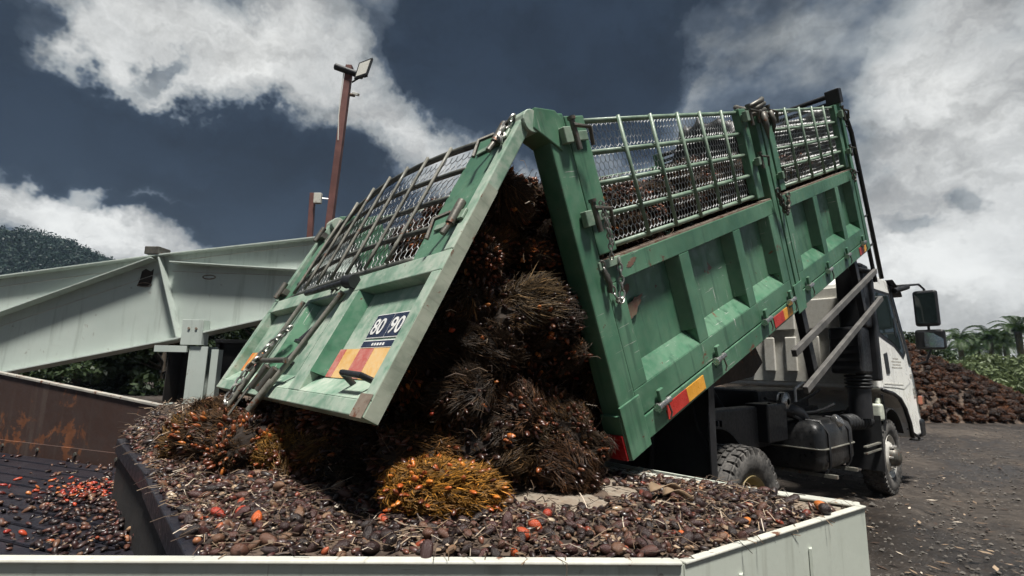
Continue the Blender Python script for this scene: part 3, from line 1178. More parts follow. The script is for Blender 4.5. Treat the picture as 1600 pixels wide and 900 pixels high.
def drop_side(u0, u1, recs, side):
    """pressed steel drop side with recessed bays; side 0 right, 1 left"""
    y, s = (0.0, 1) if side == 0 else (WW, -1)
    v0, v1, r0, r1, dp, th = .085, .83, .215, .725, .070, .08
    m = MB()

    def bx(a, b, c, d, e, f):
        ya, yb = y+s*c, y+s*d
        m.box(a, b, min(ya, yb), max(ya, yb), e, f)
    bx(u0, u1, 0, th, r1, v1)
    bx(u0, u1, 0, th, v0, r0)
    edges = [u0]
    for a, b in recs:
        bx(edges[-1], a, 0, th, r0, r1)
        edges.append(b)
    bx(edges[-1], u1, 0, th, r0, r1)
    for a, b in recs:
        bx(a, b, dp, th, r0, r1)
        # sloping ledge at the foot of the bay and narrow slopes at its sides
        q = [(y, r0), (y+s*dp, r0), (y+s*dp, r0+.085)]
        m.prism(q, a, b, 'x')
        for x0, sg in ((a, 1), (b, -1)):
            m.prism([(x0, y+s*.001), (x0, y+s*dp), (x0+sg*.045, y+s*dp)], r0+.09, r1, 'z')
    o = m.build('drop_side', 'green_paint', truck, BM, bevel=.004, seg=2)
    m = MB()
    m.box(u0+.01, u1-.01, min(y+s*.004, y+s*.066), max(y+s*.004, y+s*.066), v1, v1+.012)
    m.build('top_capping', 'rust_edge', o)
    return o


sides = []
for side in (0, 1):
    a = drop_side(.13, 2.25, [(.25, .80), (.91, 1.50), (1.61, 2.12)], side)
    b = drop_side(2.45, 4.49, [(2.58, 3.14), (3.25, 3.80), (3.91, 4.38)], side)
    sides.append((a, b))
    if side == 0:
        for u in (.30, .93, 1.66, 2.14):
            hinge(a, u, .083, 0)
        for u in (2.56, 3.10, 3.70, 4.30):
            hinge(b, u, .083, 0)
        # locking chains at the rear corner and at the mid post
        m = chain(MB(), sag((.11, -.02, .84), (.24, -.02, .83), .20, 9), .038, .005, .012)
        m.build('chain', 'chain_steel', a)
        MB().box(.09, .26, -.02, 0, .80, .84).build('chain_bracket', 'green_bar', a, bevel=.004)
        MB().tube([(.10, -.03, .80), (.10, -.045, .74), (.105, -.03, .70)], .013, 8).build('toggle', 'latch_steel', a)
        m = chain(MB(), sag((2.27, -.045, .86), (2.45, -.045, .84), .16, 7), .04, .007, .014)
        chain(m, sag((2.25, -.05, .90), (2.42, -.05, .80), .12, 7), .04, .007, .014)
        m.build('chain', 'latch_steel', b)
        m = chain(MB(), sag((4.36, -.03, .84), (4.47, -.03, .82), .12, 7), .04, .006, .013)
        m.build('chain', 'latch_steel', b)
        # scuffed patches where the paint has gone to primer
        for (pu, pv, su, sv, yy) in ((.34, .555, .13, .045, .0555), (.33, .655, .05, .03, .0555), (.36, .785, .05, .02, -.0015)):
            q = []
            for k in range(46):
                t = 2*math.pi*k/46
                e = .62+.55*abs(fbm(pu*40+math.cos(t)*2.2, math.sin(t)*2.2, pv*9))+.22*rnd.random()
                q.append((pu+su*e*math.cos(t)+.3*sv*math.sin(t), pv+sv*e*math.sin(t)+.22*su*math.cos(t)))
            MB().prism(q, yy, yy+.0016, 'y').build('paint_scuff', 'primer_red', a)

# bottom side rails, floor, cross members
for y0, y1 in ((-.004, .08), (WW-.08, WW+.004)):
    MB().box(.02, 4.56, y0, y1, -.035, .078).build('side_rail', 'green_paint', truck, BM, bevel=.005)
rail = [o for o in truck.children if o.name.startswith('side_rail')][0]
for a, b, mt in ((.335, .545, 'reflector_red'), (.547, .74, 'reflector_yellow'), (1.80, 1.985, 'reflector_red'), (1.987, 2.16, 'reflector_yellow'),
                 (4.16, 4.30, 'reflector_red'), (4.302, 4.42, 'reflector_yellow')):
    MB().box(a, b, -.008, -.003, -.02, .055).build('reflector', mt, rail)
MB().box(.02, 4.5, .085, WW-.085, .04, .09).build('bed_floor', 'rusty_plate', truck, BM)
floor_o = [o for o in truck.children if o.name.startswith('bed_floor')][0]
for k in range(9):
    u = .25+k*.5
    MB().box(u, u+.07, .09, WW-.09, -.07, .038).build('cross_member', 'chassis', floor_o)
for w in (.62, 1.42):
    MB().box(.0, 4.5, w, w+.08, -.19, -.072).build('body_runner', 'chassis', floor_o)

# posts
for side in (0, 1):
    y0, y1 = (-.012, .10) if side == 0 else (WW-.10, WW+.012)
    m = MB().box(-.012, .118, y0, y1, .0, HH+.01)
    p = m.build('corner_post', 'green_paint', truck, BM, bevel=.008)
    yy = y0 if side == 0 else y1
    s = -1 if side == 0 else 1
    m = MB().box(-.026, .135, min(yy, yy+s*.012), max(yy, yy+s*.012), -.05, .20)
    m.box(-.03, -.012, min(y0, y1), max(y0, y1), -.05, .16)
    m.build('foot_plate', 'green_paint', p, bevel=.004)
    MB().box(-.042, -.031, min(y0, y1)+.005, max(y0, y1)-.005, -.045, .07).build('tail_reflector', 'lamp_red', p)
    m = MB().tube([(-.09, y0-.004, HH-.02), (-.09, y1+.004, HH-.02)], .05, 18)
    m.build('hinge_knuckle', 'green_paint_dusty', p, bevel=.003, seg=1)
    m = MB().prism([(-.10, HH-.05), (.05, HH-.16), (.10, HH-.02), (.06, HH+.02), (-.06, HH+.035)], y0-.008 if side == 0 else y0, y1 if side == 0 else y1+.008, 'y')
    m.build('hinge_arm', 'green_paint', p, bevel=.005)
    for u in (2.26, 2.36):
        m = MB().box(u, u+.075, y0+.012 if side == 0 else y0, y1 if side == 0 else y1-.012, -.02, HH+.02)
        m.build('mid_post', 'green_paint', truck, BM, bevel=.006)
    m = MB().box(2.27, 2.45, y0+.003 if side == 0 else y1-.003, (y0 if side == 0 else y1)+.0115*(1 if side == 0 else -1), -.06, .16)
    m.build('post_shoe', 'green_paint', truck, BM, bevel=.004)
    m = MB().box(4.50, 4.595, y0+.006, y1-.006, -.03, 1.66)
    fp = m.build('front_post', 'green_paint', truck, BM, bevel=.006)

# headboard: pressed dark panel with a top rail
m = MB().box(4.53, 4.555, .10, WW-.10, .05, 1.50)
hb = m.build('headboard', 'chassis', truck, BM)
for k in range(9):
    w = .16+k*.215
    MB().box(4.495, 4.53, w, w+.06, .09, 1.5).build('rib', 'chassis', hb, bevel=.004, seg=1)
MB().tube([(4.545, .09, 1.62), (4.545, WW-.09, 1.62)], .026, 10).build('top_rail', 'black_steel', hb)
MB().tube([(4.545, .09, 1.545), (4.545, WW-.09, 1.545)], .02, 8).build('top_rail', 'black_steel', hb)
MB().box(4.49, 4.60, -.03, .1, 1.52, 1.67).build('post_cap', 'black_steel', hb, bevel=.01)
# ladder tube at the front corner
m = MB()
m.tube([(4.60, .02, 1.46), (4.66, .02, 1.47), (4.73, .01, 1.40), (4.78, 0, 1.2), (4.80, 0, .4), (4.80, 0, -.42)], .022, 10)
ld = m.build('ladder_tube', 'black_steel', truck, BM, smooth=True)
m = MB()
for v in (1.28, .78, .30, -.02):
    m.tube([(4.60, .02, v), (4.80, .01, v)], .012, 6)
m.build('ladder_stay', 'black_steel', ld)
MB().tube([(4.66, .03, 1.0), (4.67, .03, -.42)], .02, 8).build('ladder_tube', 'black_steel', truck, BM)
MB().tube([(4.2, .15, -.12), (4.78, .05, -.34)], .026, 6).build('front_brace', 'black_steel', truck, BM)


# upper grilles
def grille(u0, u1, uprights, pw, side, wires=True):
    y, s = (.0, 1) if side == 0 else (WW, -1)
    v0, v1 = .875, HH-.005
    fr = link('grille', None, truck, BM)
    for a, b in ((u0, u0+pw[0]), (u1-pw[1], u1)):
        ya, yb = sorted((y+s*.0, y+s*.055))
        MB().box(a, b, ya, yb, v0-.01, v1+.005).build('grille_plate', 'green_paint', fr, bevel=.006)
    yc = y+s*.03
    a, b = u0+pw[0], u1-pw[1]
    for k in range(5):
        v = v0+.015+(v1-v0-.03)*k/4
        MB().tube([(a-.01, yc, v), (a*.6+b*.4, yc+rnd.uniform(-.006, .006), v+rnd.uniform(-.004, .004)), (b+.01, yc, v)], .0135, 8).build('bar', 'green_bar', fr, smooth=True)
    for u in uprights:
        uu = a+(b-a)*u
        j = rnd.uniform(-.012, .012)
        MB().tube([(uu+j, yc-s*.022, v0), (uu-j, yc-s*.024, v1)], .0100, 7).build('bar', 'green_bar', fr, smooth=True)
    m = MB()
    hexwire(m, a-.005, b+.005, v0+.01, v1-.01, lambda x, z: (x, yc+s*.022+.006*math.sin(x*7), z))
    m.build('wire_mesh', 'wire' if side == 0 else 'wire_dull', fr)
    return fr


g1 = grille(.135, 2.13, [.17, .34, .51, .67, .84], (.14, .12), 0)
g2 = grille(2.47, 4.44, [.2, .4, .6, .8], (.11, .10), 0)
grille(.135, 2.13, [.17, .34, .51, .67, .84], (.14, .12), 1)
grille(2.47, 4.44, [.2, .4, .6, .8], (.11, .10), 1)


def latch(parent, u, v, y=-.0, M=None, s=1.0):
    """bolt latch: bracket plates, barrel, handle and a hanging wire"""
    m = MB()
    m.box(u-.09*s, u+.10*s, y-.018, y-.002, v-.022*s, v+.022*s)
    m.box(u-.10*s, u-.05*s, y-.05, y-.018, v-.035*s, v+.035*s)
    m.build('latch_bracket', 'green_bar', parent, M, bevel=.003, seg=1)
    m = MB()
    m.tube([(u-.02, y-.04, v+.07*s), (u-.02, y-.045, v-.07*s)], .013*s, 9)
    m.tube([(u-.03, y-.05, v+.04*s), (u+.055*s, y-.07, v+.02*s), (u+.06*s, y-.06, v-.06*s)], .010*s, 7)
    m.tube([(u-.02, y-.04, v+.08*s), (u-.02, y-.04, v+.065*s)], .019*s, 9)
    m.build('latch_bolt', 'latch_steel', parent, M)


latch(g1, .15, 1.41)
latch(g1, .15, 1.04)
m = chain(MB(), [(.16, -.06, 1.10), (.165, -.055, .93), (.15, -.05, .84)], .03, .004, .009)
chain(m, [(.175, -.06, 1.09), (.18, -.055, .90)], .03, .004, .009)
m.build('chain', 'chain_steel', g1)
latch(g1, 2.10, 1.44)
latch(g1, 2.12, 1.12, s=.8)
latch(g2, 2.46, 1.43)
latch(g2, 2.50, .98, s=.8)
latch(g2, 4.46, 1.40)
latch(g2, 4.46, 1.02, s=.8)
# rag wound round the mid-post head
mb = MB()
for k in range(5):
    pts = []
    for j in range(12):
        t = 2*math.pi*j/12
        pts.append((2.30+.11*math.cos(t)+rnd.uniform(-.012, .012), .03+.085*math.sin(t), 1.44+k*.022+.02*math.sin(t*2+k)+rnd.uniform(-.008, .008)))
    mb.tube(pts, .02, 6, closed=True)
mb.tube([(2.26, -.06, 1.45), (2.25, -.07, 1.35), (2.27, -.06, 1.26)], [.025, .02, .006], 6)
mb.tube([(2.40, -.06, 1.46), (2.41, -.07, 1.38), (2.40, -.06, 1.30)], [.022, .02, .006], 6)
tag(mb.build('rag', 'latch_steel', None, TM @ BM, smooth=True), 'dark rag knotted round the middle post of the bed', 'rag')

# ---- tailgate (s across, r down, o outward)
GW = WW
tg = MB()
rp0, rp1, ob = .665, 1.293, .0


def tbox(m, s0, s1, r0, r1, o0, o1):
    return m.box(s0, s1, r0, r1, o0, o1)


m = MB()
tbox(m, 0, GW, rp0, .755, -.028, .03)            # top rail of the lower panel
tbox(m, 0, GW, 1.24, rp1, -.028, .03)            # bottom rail
tbox(m, 0, .062, .755, 1.24, -.028, .03)
tbox(m, GW-.085, GW, .755, 1.24, -.028, .03)
tbox(m, .062, GW-.085, .755, 1.24, -.028, -.020)  # skin
recs = [(.062, .665), (.80, 1.30), (1.42, GW-.085)]
tbox(m, .665, .80, .755, 1.24, -.020, .03)
tbox(m, 1.30, 1.42, .755, 1.24, -.020, .03)
for a, b in recs:
    m.prism([(1.24, .03), (1.24, -.020), (1.155, -.020)], a, b, 'x')
    for x0, sg in ((a, 1), (b, -1)):
        m.prism([(x0, -.020), (x0, .029), (x0+sg*.06, -.020)], .76, 1.15, 'y') if False else None
tgo = m.build('tailgate', 'green_paint_dusty', truck, TGM, bevel=.005)
for s0, s1 in ((0, .06), (GW-.06, GW)):          # long side stiles up to the hinge
    MB().box(s0, s1, -.03, rp0-.002, -.028, .03).build('stile', 'green_paint_dusty', tgo, bevel=.005)
for x, sg in ((.664, -1), (.801, 1), (1.299, -1), (1.421, 1)):   # sloped flanks of the bay dividers
    MB().prism([(x, .0295), (x, -.0192), (x+sg*.07, -.0192)], .757, 1.153, 'y').add([], []) 
    mm = MB()
    vs = [(x, .757, .0295), (x, .757, -.0192), (x+sg*.07, .757, -.0192), (x, 1.153, .0295), (x, 1.153, -.0192), (x+sg*.07, 1.153, -.0192)]
    mm.add(vs, [(0, 1, 2), (5, 4, 3), (0, 3, 4, 1), (1, 4, 5, 2), (2, 5, 3, 0)])
    mm.build('bay_flank', 'green_paint', tgo)
# rusty right edge face, 3 mm proud of the stile
MB().box(-.004, -.0005, .35, rp1-.002, -.026, .026).build('worn_edge', 'worn_green', tgo)
MB().box(.0, .085, 1.22, rp1+.003, .0305, .032).build('rust_patch', 'rust_edge', tgo)
# grille of the tailgate: wide end plates, tubes bulging outward
for a, b, r0 in ((.075, .33, -.05), (1.93, 2.06, .17)):
    q = MB().box(a, b, r0, .655, -.012, .012)
    q.build('grille_plate', 'green_paint', tgo, bevel=.004)


def bulge(s, r):
    x = (s-.33)/(1.93-.33)
    return .005+.05*4*max(0, x*(1-x))*(1-.75*min(1, max(0, (r+.15)/.8)))


def arch(s, r):
    x = (s-.33)/(1.93-.33)
    k = 1-min(1, max(0, (r+.05)/.75))
    return r-.03*4*max(0, x*(1-x))*k+.20*k*max(0, (x-.52)/.48)**2


def gpos(s, r, o=0.0):
    return (s, arch(s, r), bulge(s, r)+o)


for k, r in enumerate((-.04, .13, .30, .47, .64)):
    pts = [gpos(.32+1.62*i/12, r) for i in range(13)]
    MB().tube(pts, .012 if k not in (0, 4) else .016, 8).build('bar', 'dark_bar', tgo, smooth=True)
for k in range(7):
    s = .52+k*.205
    pts = [gpos(s, -.04+.68*i/6, .026) for i in range(7)]
    MB().tube(pts, .0085, 7).build('bar', 'worn_bar', tgo, smooth=True)
m = MB()
hexwire(m, .33, 1.93, -.03, .63, lambda x, y: gpos(x, y, -.022), cw=.046, ch=.062, r=.0019)
m.build('wire_mesh', 'wire', tgo)
# latches joining the grille to the stile
for r in (.07, .50):
    m = MB()
    m.box(.03, .12, r-.025, r+.025, .030, .042)
    m.box(.10, .26, r-.016, r+.016, .013, .022)
    m.build('latch_bracket', 'green_bar', tgo, bevel=.003, seg=1)
    m = MB()
    m.tube([(.075, r-.06, .05), (.075, r+.05, .05)], .018, 12)
    m.tube([(.075, r+.04, .05), (.08, r+.10, .055)], .012, 10)
    m.tube([(.12, r-.02, .05), (.16, r+.03, .08), (.15, r+.12, .07)], .009, 6)
    m.build('latch_bolt', 'latch_steel', tgo)
for r in (.12, .60):
    m = MB()
    m.box(2.0, 2.11, r-.02, r+.02, .012, .045)
    m.tube([(2.05, r-.06, .055), (2.05, r+.06, .055)], .018, 10)
    m.build('latch_bolt', 'latch_steel', tgo)
m = chain(MB(), sag((.03, -.02, .05), (.02, .14, .05), .03, 6, (1, 0, 0)), .04, .006, .013)
m.build('chain', 'chain_steel', tgo)
# long locking rods and centre lock
for s_, r1_, rad, mt in ((.80, 1.36, .0125, 'worn_bar'), (1.34, 1.37, .0125, 'worn_bar')):
    m = MB()
    e_ = .23 if s_ < 1 else .10
    m.tube([(s_, .76, .05), (s_+e_*.55, 1.1, .05), (s_+e_, r1_, .056)], rad, 10)
    m.tube([(s_+e_*.78, r1_-.14, .055), (s_+e_*1.01, r1_+.01, .058)], rad*1.3, 10)
    m.build('locking_rod', mt, tgo, smooth=False)
for s_, r_, rot in ((1.13, .95, .0), (1.14, 1.06, .4)):
    m = MB()
    m.tube([(s_, r_-.05, -.02), (s_+.02, r_+.03, .0)], .017, 8)
    m.box(s_-.04, s_+.05, r_+.03, r_+.045, -.018, .02)
    m.build('lock_lug', 'black_steel', tgo)
m = MB()
m.tube([(.78, .715, .062), (1.34, .715, .062)], .014, 8)
m.tube([(.79, .715, .062), (.72, .715, .05)], .032, 10)
m.build('torsion_bar', 'black_steel', tgo)
m = MB()
m.tube([(.90, 1.13, .075), (1.42, 1.13, .07)], .013, 8)
m.tube([(.98, 1.17, .07), (1.03, 1.28, .07)], .02, 10)
m.tube([(1.12, 1.16, .075), (1.17, 1.27, .07)], .018, 10)
m.tube([(1.36, 1.10, .08), (1.30, 1.16, .10), (1.38, 1.19, .09)], .012, 7)
m.build('centre_lock', 'latch_steel', tgo)
m = chain(MB(), [(1.22, .93, .06), (1.28, 1.05, .085), (1.33, 1.20, .10), (1.34, 1.36, .10), (1.30, 1.38, .10)], .045, .006, .014)
m.build('chain', 'chain_steel', tgo)
m = chain(MB(), [(1.05, .70, .035), (.98, .715, .04), (.93, .70, .035)], .04, .006, .014)
m.build('chain', 'latch_steel', tgo)
m = MB()
m.tube([(1.17, 1.25, .08), (1.17, 1.42, .09)], .006, 5)
m.build('wire_tail', 'latch_steel', tgo)
m = MB()
m.tube([(.105, 1.165, -.03), (.11, 1.17, .05), (.26, 1.165, .055), (.275, 1.185, -.03)], .011, 8)
m.build('handle', 'black_steel', tgo)
# striped marker plates
m = MB().box(.09, .60, 1.03, 1.155, -.0195, -.016)
mk = m.build('marker_plate', 'tape_yellow', tgo)
for a, b in ((.09, .15), (.29, .41), (.54, .60)):
    MB().box(a, b, 1.031, 1.154, -.0155, -.0145).build('stripe', 'tape_red', mk)
m = MB().box(1.67, 2.04, 1.03, 1.152, -.0195, -.016)
mk2 = m.build('marker_plate', 'tape_orange', tgo)
for a in (1.67, 1.79, 1.91):
    mm = MB()
    mm.add([(a, 1.032, -.015), (a+.05, 1.032, -.015), (a+.09, 1.150, -.015), (a+.05, 1.150, -.015)], [(0, 1, 2, 3)])
    mm.build('stripe', 'tape_yellow', mk2)
    if a < 1.9:
        mm = MB()
        mm.add([(a+.06, 1.032, -.015), (a+.085, 1.032, -.015), (a+.135, 1.150, -.015), (a+.11, 1.150, -.015)], [(0, 1, 2, 3)])
        mm.build('stripe', 'tape_red', mk2)
# number plates: white edge, navy field, white figures
m = MB().box(.122, .422, .878, .985, -.0195, -.0165)
np_ = m.build('number_plate', 'plate_white', tgo)
MB().box(.126, .270, .882, .981, -.0165, -.0155).build('plate_field', 'plate_navy', np_)
MB().box(.274, .418, .882, .981, -.0165, -.0155).build('plate_field', 'plate_navy', np_)
m = MB().box(.122, .422, .995, 1.027, -.0195, -.0165)
np2 = m.build('number_plate', 'plate_white', tgo)
MB().box(.126, .418, .999, 1.024, -.0165, -.0155).build('plate_field', 'plate_navy', np2)


def text_mesh(body, size, M, parent, mat, name='lettering', sx=1.0):
    cu = bpy.data.curves.new(name, 'FONT')
    cu.body = body
    cu.size = size
    cu.extrude = .0006
    cu.offset = .0012*size/.1
    tmp = bpy.data.objects.new('tmp', cu)
    COL.objects.link(tmp)
    bpy.context.view_layer.update()
    me = bpy.data.meshes.new_from_object(tmp.evaluated_get(bpy.context.evaluated_depsgraph_get()))
    bpy.data.objects.remove(tmp, do_unlink=True)
    bpy.data.curves.remove(cu)
    me.materials.clear()
    me.materials.append(MATS[mat])
    return link(name, me, parent, M)


# text plane: x = -s, y = -r, normal = +o
def tmat(s, r, o, sx=1.0):
    return Matrix(((-sx, 0, 0, s), (0, -1, 0, r), (0, 0, 1, o), (0, 0, 0, 1)))


text_mesh('80', .098, tmat(.408, .968, -.0145, 1.0), np_, 'plate_white')
text_mesh('90', .098, tmat(.262, .968, -.0145, 1.0), np_, 'plate_white')
for k in range(5):
    MB().box(.230+k*.022, .243+k*.022, 1.008, 1.019, -.0155, -.0145).build('small_print', 'plate_white', np2)

# ---- guard rails hung under the bed
for v, u0, u1 in ((-.29, 2.04, 4.62), (-.60, 2.10, 4.64)):
    MB().box(u0, u1, -.014, .022, v-.027, v+.027).build('guard_rail', 'grey_rail', truck, BM, bevel=.004)
for u in (2.42, 4.05):
    MB().box(u, u+.09, .028, .085, -.66, -.036).build('rail_hanger', 'black_steel', truck, BM, bevel=.004)

# ---- hoist plate and ram under the bed
m = MB().prism([(.85, .12), (2.35, .12), (2.62, -.58), (2.38, -.62), (1.0, -.24)], .50, .52, 'y')
m.build('hoist_plate', 'rusty_plate', truck, BM)
m = MB().tube([(3.1, 1.07, .75), (2.2, 1.07, 1.55)], .07, 14)
m.build('hoist_ram', 'chassis', truck)
m = MB().tube([(2.2, 1.07, 1.55), (1.8, 1.07, 1.9)], .045, 12)
m.build('ram_rod', 'bright_steel', truck)

# ---- chassis
for w in (.62, 1.45):
    m = MB().box(-.05, 6.0, w, w+.07, .62, .84)
    m.build('chassis_rail', 'chassis', truck, None, bevel=.005)
    m = MB().box(.0, 4.3, w+.004, w+.066, .845, .935)
    m.build('subframe', 'black_steel', truck, None, bevel=.004)
for u in (.1, 1.0, 1.9, 2.8, 3.7):
    MB().box(u, u+.09, .69, 1.45, .66, .80).build('chassis_cross_member', 'chassis', truck)
MB().tube([(1.375, .25, .42), (1.375, 1.9, .42)], .075, 12).build('rear_axle', 'chassis', truck)
MB().lathe([(.05, -.2), (.2, -.14), (.23, 0), (.2, .14), (.05, .2)], (1.375, 1.07, .42), 16).build('differential', 'chassis', truck, smooth=True)
MB().tube([(4.99, .25, .40), (4.99, 1.9, .40)], .06, 10).build('front_axle', 'chassis', truck)
for w in (.55, 1.58):
    m = MB()
    for k in range(5):
        m.prism([(.75+k*.09, .60-k*.018), (1.375, .50-k*.018), (2.0-k*.09, .60-k*.018), (2.0-k*.09, .617-k*.018), (1.375, .517-k*.018), (.75+k*.09, .617-k*.018)], w-.035, w+.035, 'y')
    m.build('leaf_spring', 'chassis', truck)
# equipment on the frame above and ahead of the rear wheel
m = MB().box(1.55, 2.5, .50, .62, .66, 1.0)
bx_ = m.build('battery_box', 'chassis', truck, None, bevel=.02)
for k in range(4):
    MB().box(1.62+k*.06, 1.64+k*.06, .47, .50, .62, .92).build('rib', 'chassis', bx_)
m = MB().box(2.5, 2.9, .42, .62, .70, 1.02)
m.build('control_box', 'black_steel', truck, None, bevel=.015)
m = MB().tube([(2.95, .5, .98), (3.15, .42, .92), (3.3, .42, .82), (3.5, .45, .80)], .065, 12)
m.build('air_hose', 'black_steel', truck, None, smooth=True)
m = MB().lathe([(.03, -.04), (.085, -.03), (.085, .03), (.03, .04)], (2.95, .46, 1.03), 16)
m.build('air_valve', 'bright_steel', truck, None, smooth=True)
for k, (a, b_) in enumerate((((2.6, .45, 1.02), (3.9, .35, .98)), ((2.7, .52, 1.06), (4.0, .5, 1.12)), ((3.0, .4, .9), (4.2, .3, .86)))):
    MB().tube(sag(a, b_, .08, 7), .014, 6).build('hose', 'rubber_flap', truck)
m = MB()
for (a, b_) in (((3.2, .45, 1.02), (3.2, .45, 1.14)), ((3.2, .45, 1.14), (3.32, .42, 1.2)), ((3.32, .42, 1.2), (3.45, .42, 1.12))):
    m.tube([a, b_], .012, 6)
m.build('pipe_clip', 'wire', truck)
MB().box(3.0, 4.3, .7, 1.4, .78, 1.12).build('gearbox_cover', 'chassis', truck, None, bevel=.05)

# ---- mud flap and inner panels behind the rear wheel
m = MB()
m.box(.86, .872, .04, .80, .585, 1.42)
flap = m.build('mud_flap', 'rubber_flap', truck)
MB().box(.855, .86, .04, .80, .60, .612).build('flap_strip', 'chassis', flap)
m = MB().prism([(.80, .585), (.86, .585), (.86, 1.42), (.80, 1.42)], .037, .045, 'y')
m.build('flap_edge', 'black_steel', flap)
MB().tube([(.845, .42, 1.30), (.84, .46, .62)], .016, 6).build('drain_pipe', 'chassis', flap)
MB().tube([(.84, .20, 1.25), (.84, .13, .95), (.84, .06, .85)], .008, 5).build('cable', 'chassis', flap)
MB().box(.858, .872, 1.35, 2.11, .585, 1.3).build('mud_flap', 'rubber_flap', truck)
MB().box(.3, .86, .62, .64, .45, .70).build('rear_valance', 'chassis', truck)
MB().box(.05, .10, .1, 2.05, .52, .62).build('rear_bumper', 'chassis', truck, None, bevel=.01)
MB().box(.02, .06, .15, .45, .66, .78).build('tail_lamp_box', 'chassis', truck, None, bevel=.01)
# arched rubber mudguard over the duals
m = MB()
pr = [(1.375+.50*math.cos(R(a)), .42+.50*math.sin(R(a))) for a in range(20, 161, 10)]
pr2 = [(1.375+.485*math.cos(R(a)), .42+.485*math.sin(R(a))) for a in range(160, 19, -10)]
m.prism(pr+pr2, .30, .62, 'y')
m.build('mudguard', 'rubber_flap', truck)


# ---- wheels
def wheel(name, u, w, z, rad, outw, rimmat, front=False, sgn=-1):
    """outward face towards sgn*y; w is the outer face"""
    k = rad/.40
    root = link(name, None, truck, Matrix.Translation((u, w, z)))
    y = lambda v: -sgn*v          # depth inward from the outer face
    prof = [(.225*k, y(.035)), (.24*k, y(.018)), (.30*k, y(.0)), (.35*k, y(.004)), (.382*k, y(.022)), (.392*k, y(.045)), (.392*k, y(.185)), (.38*k, y(.21)), (.34*k, y(.228)), (.29*k, y(.23)), (.225*k, y(.20))]
    tm = MB().lathe(prof, (0, 0, 0), 56)
    n = 36
    for i in range(n):
        a = 2*math.pi*i/n
        for j, yy in enumerate((.030, .085, .125, .170)):
            b = a+(.5*2*math.pi/n if j % 2 else 0)
            c = Vector((math.cos(b), 0, math.sin(b)))
            t = Vector((-math.sin(b), 0, math.cos(b)))
            p = c*(.394*k)+Vector((0, y(yy+.012), 0))
            if j in (0, 3):
                tm.beam(p-t*.022*k, p+t*.022*k, .046, .013, c)
                q = c*(.372*k)+Vector((0, y(.012 if j == 0 else .218), 0))
                tm.beam(q-c*.02*k, q+c*.018*k, .035*k, .010, (0, 1, 0))
            else:
                tm.beam(p-t*.024*k, p+t*.024*k, .030, .020, c)
    tm.build('tyre', 'rubber', root, None, auto=True)
    if front:
        rp = [(.232*k, y(.03)), (.228*k, y(.018)), (.215*k, y(.022)), (.205*k, y(.045)), (.175*k, y(.062)), (.145*k, y(.02)), (.11*k, y(.012)), (.10*k, y(.02))]
        rim = MB().lathe(rp, (0, 0, 0), 48).build('rim', rimmat, root, None, auto=True)
        for i in range(8):
            a = 2*math.pi*(i+.5)/8
            c = Vector((math.cos(a)*.180*k, y(.0545), math.sin(a)*.180*k))
            m = MB().lathe([(.0005, 0), (.026*k, 0)], (0, 0, 0), 14)
            m.v = [(vx*1.0, vy, vz) for vx, vy, vz in m.v]
            m.build('hand_hole', 'black_steel', rim, Matrix.Translation(c))
        hub = MB().lathe([(.105*k, y(.03)), (.10*k, y(-.02)), (.085*k, y(-.055)), (.05*k, y(-.07)), (.0005, y(-.072))], (0, 0, 0), 28).build('hub', 'latch_steel', root, None, auto=True)
        for i in range(6):
            a = 2*math.pi*i/6
            p = Vector((math.cos(a)*.115*k, y(.012), math.sin(a)*.115*k))
            MB().tube([p, p+Vector((0, y(-.04), 0))], .015, 6).build('wheel_nut', 'bright_steel', rim)
    else:
        rp = [(.232*k, y(.03)), (.228*k, y(.016)), (.214*k, y(.022)), (.205*k, y(.05)), (.200*k, y(.13)), (.16*k, y(.15)), (.10*k, y(.145)), (.09*k, y(.10)), (.0005, y(.095))]
        rim = MB().lathe(rp, (0, 0, 0), 48).build('rim', rimmat, root, None, auto=True)
        for i in range(6):
            a = 2*math.pi*i/6
            p = Vector((math.cos(a)*.13*k, y(.147), math.sin(a)*.13*k))
            MB().tube([p, p+Vector((0, y(-.03), 0))], .014, 6).build('wheel_nut', 'latch_steel', rim)
    return root


RW, FW = 1.375, 4.99
wheel('rear_wheel', RW, .06, .405, .41, 0, 'rim_yellow')
wheel('rear_wheel', RW, .34, .405, .41, 0, 'rim_yellow')
wheel('rear_wheel', RW, WW-.06, .405, .41, 0, 'rim_yellow', sgn=1)
wheel('rear_wheel', RW, WW-.34, .405, .41, 0, 'rim_yellow', sgn=1)
wheel('front_wheel', FW, .14, .395, .40, 0, 'rim_silver', True)
wheel('front_wheel', FW, WW-.14, .395, .40, 0, 'rim_silver', True, sgn=1)

# ---- fuel tank
u0, u1, w0, w1, z0, z1 = 3.02, 3.92, .20, .86, .43, .86


def rbox(m, u0, u1, w0, w1, z, ins=0.0, r=.07, n=5):
    pts = []
    for cu, cw, a0 in ((u1-r, w1-r, 0), (u0+r, w1-r, 90), (u0+r, w0+r, 180), (u1-r, w0+r, 270)):
        for i in range(n+1):
            a = R(a0+90*i/n)
            pts.append((cu+(r-ins)*math.cos(a), cw+(r-ins)*math.sin(a), z))
    return pts


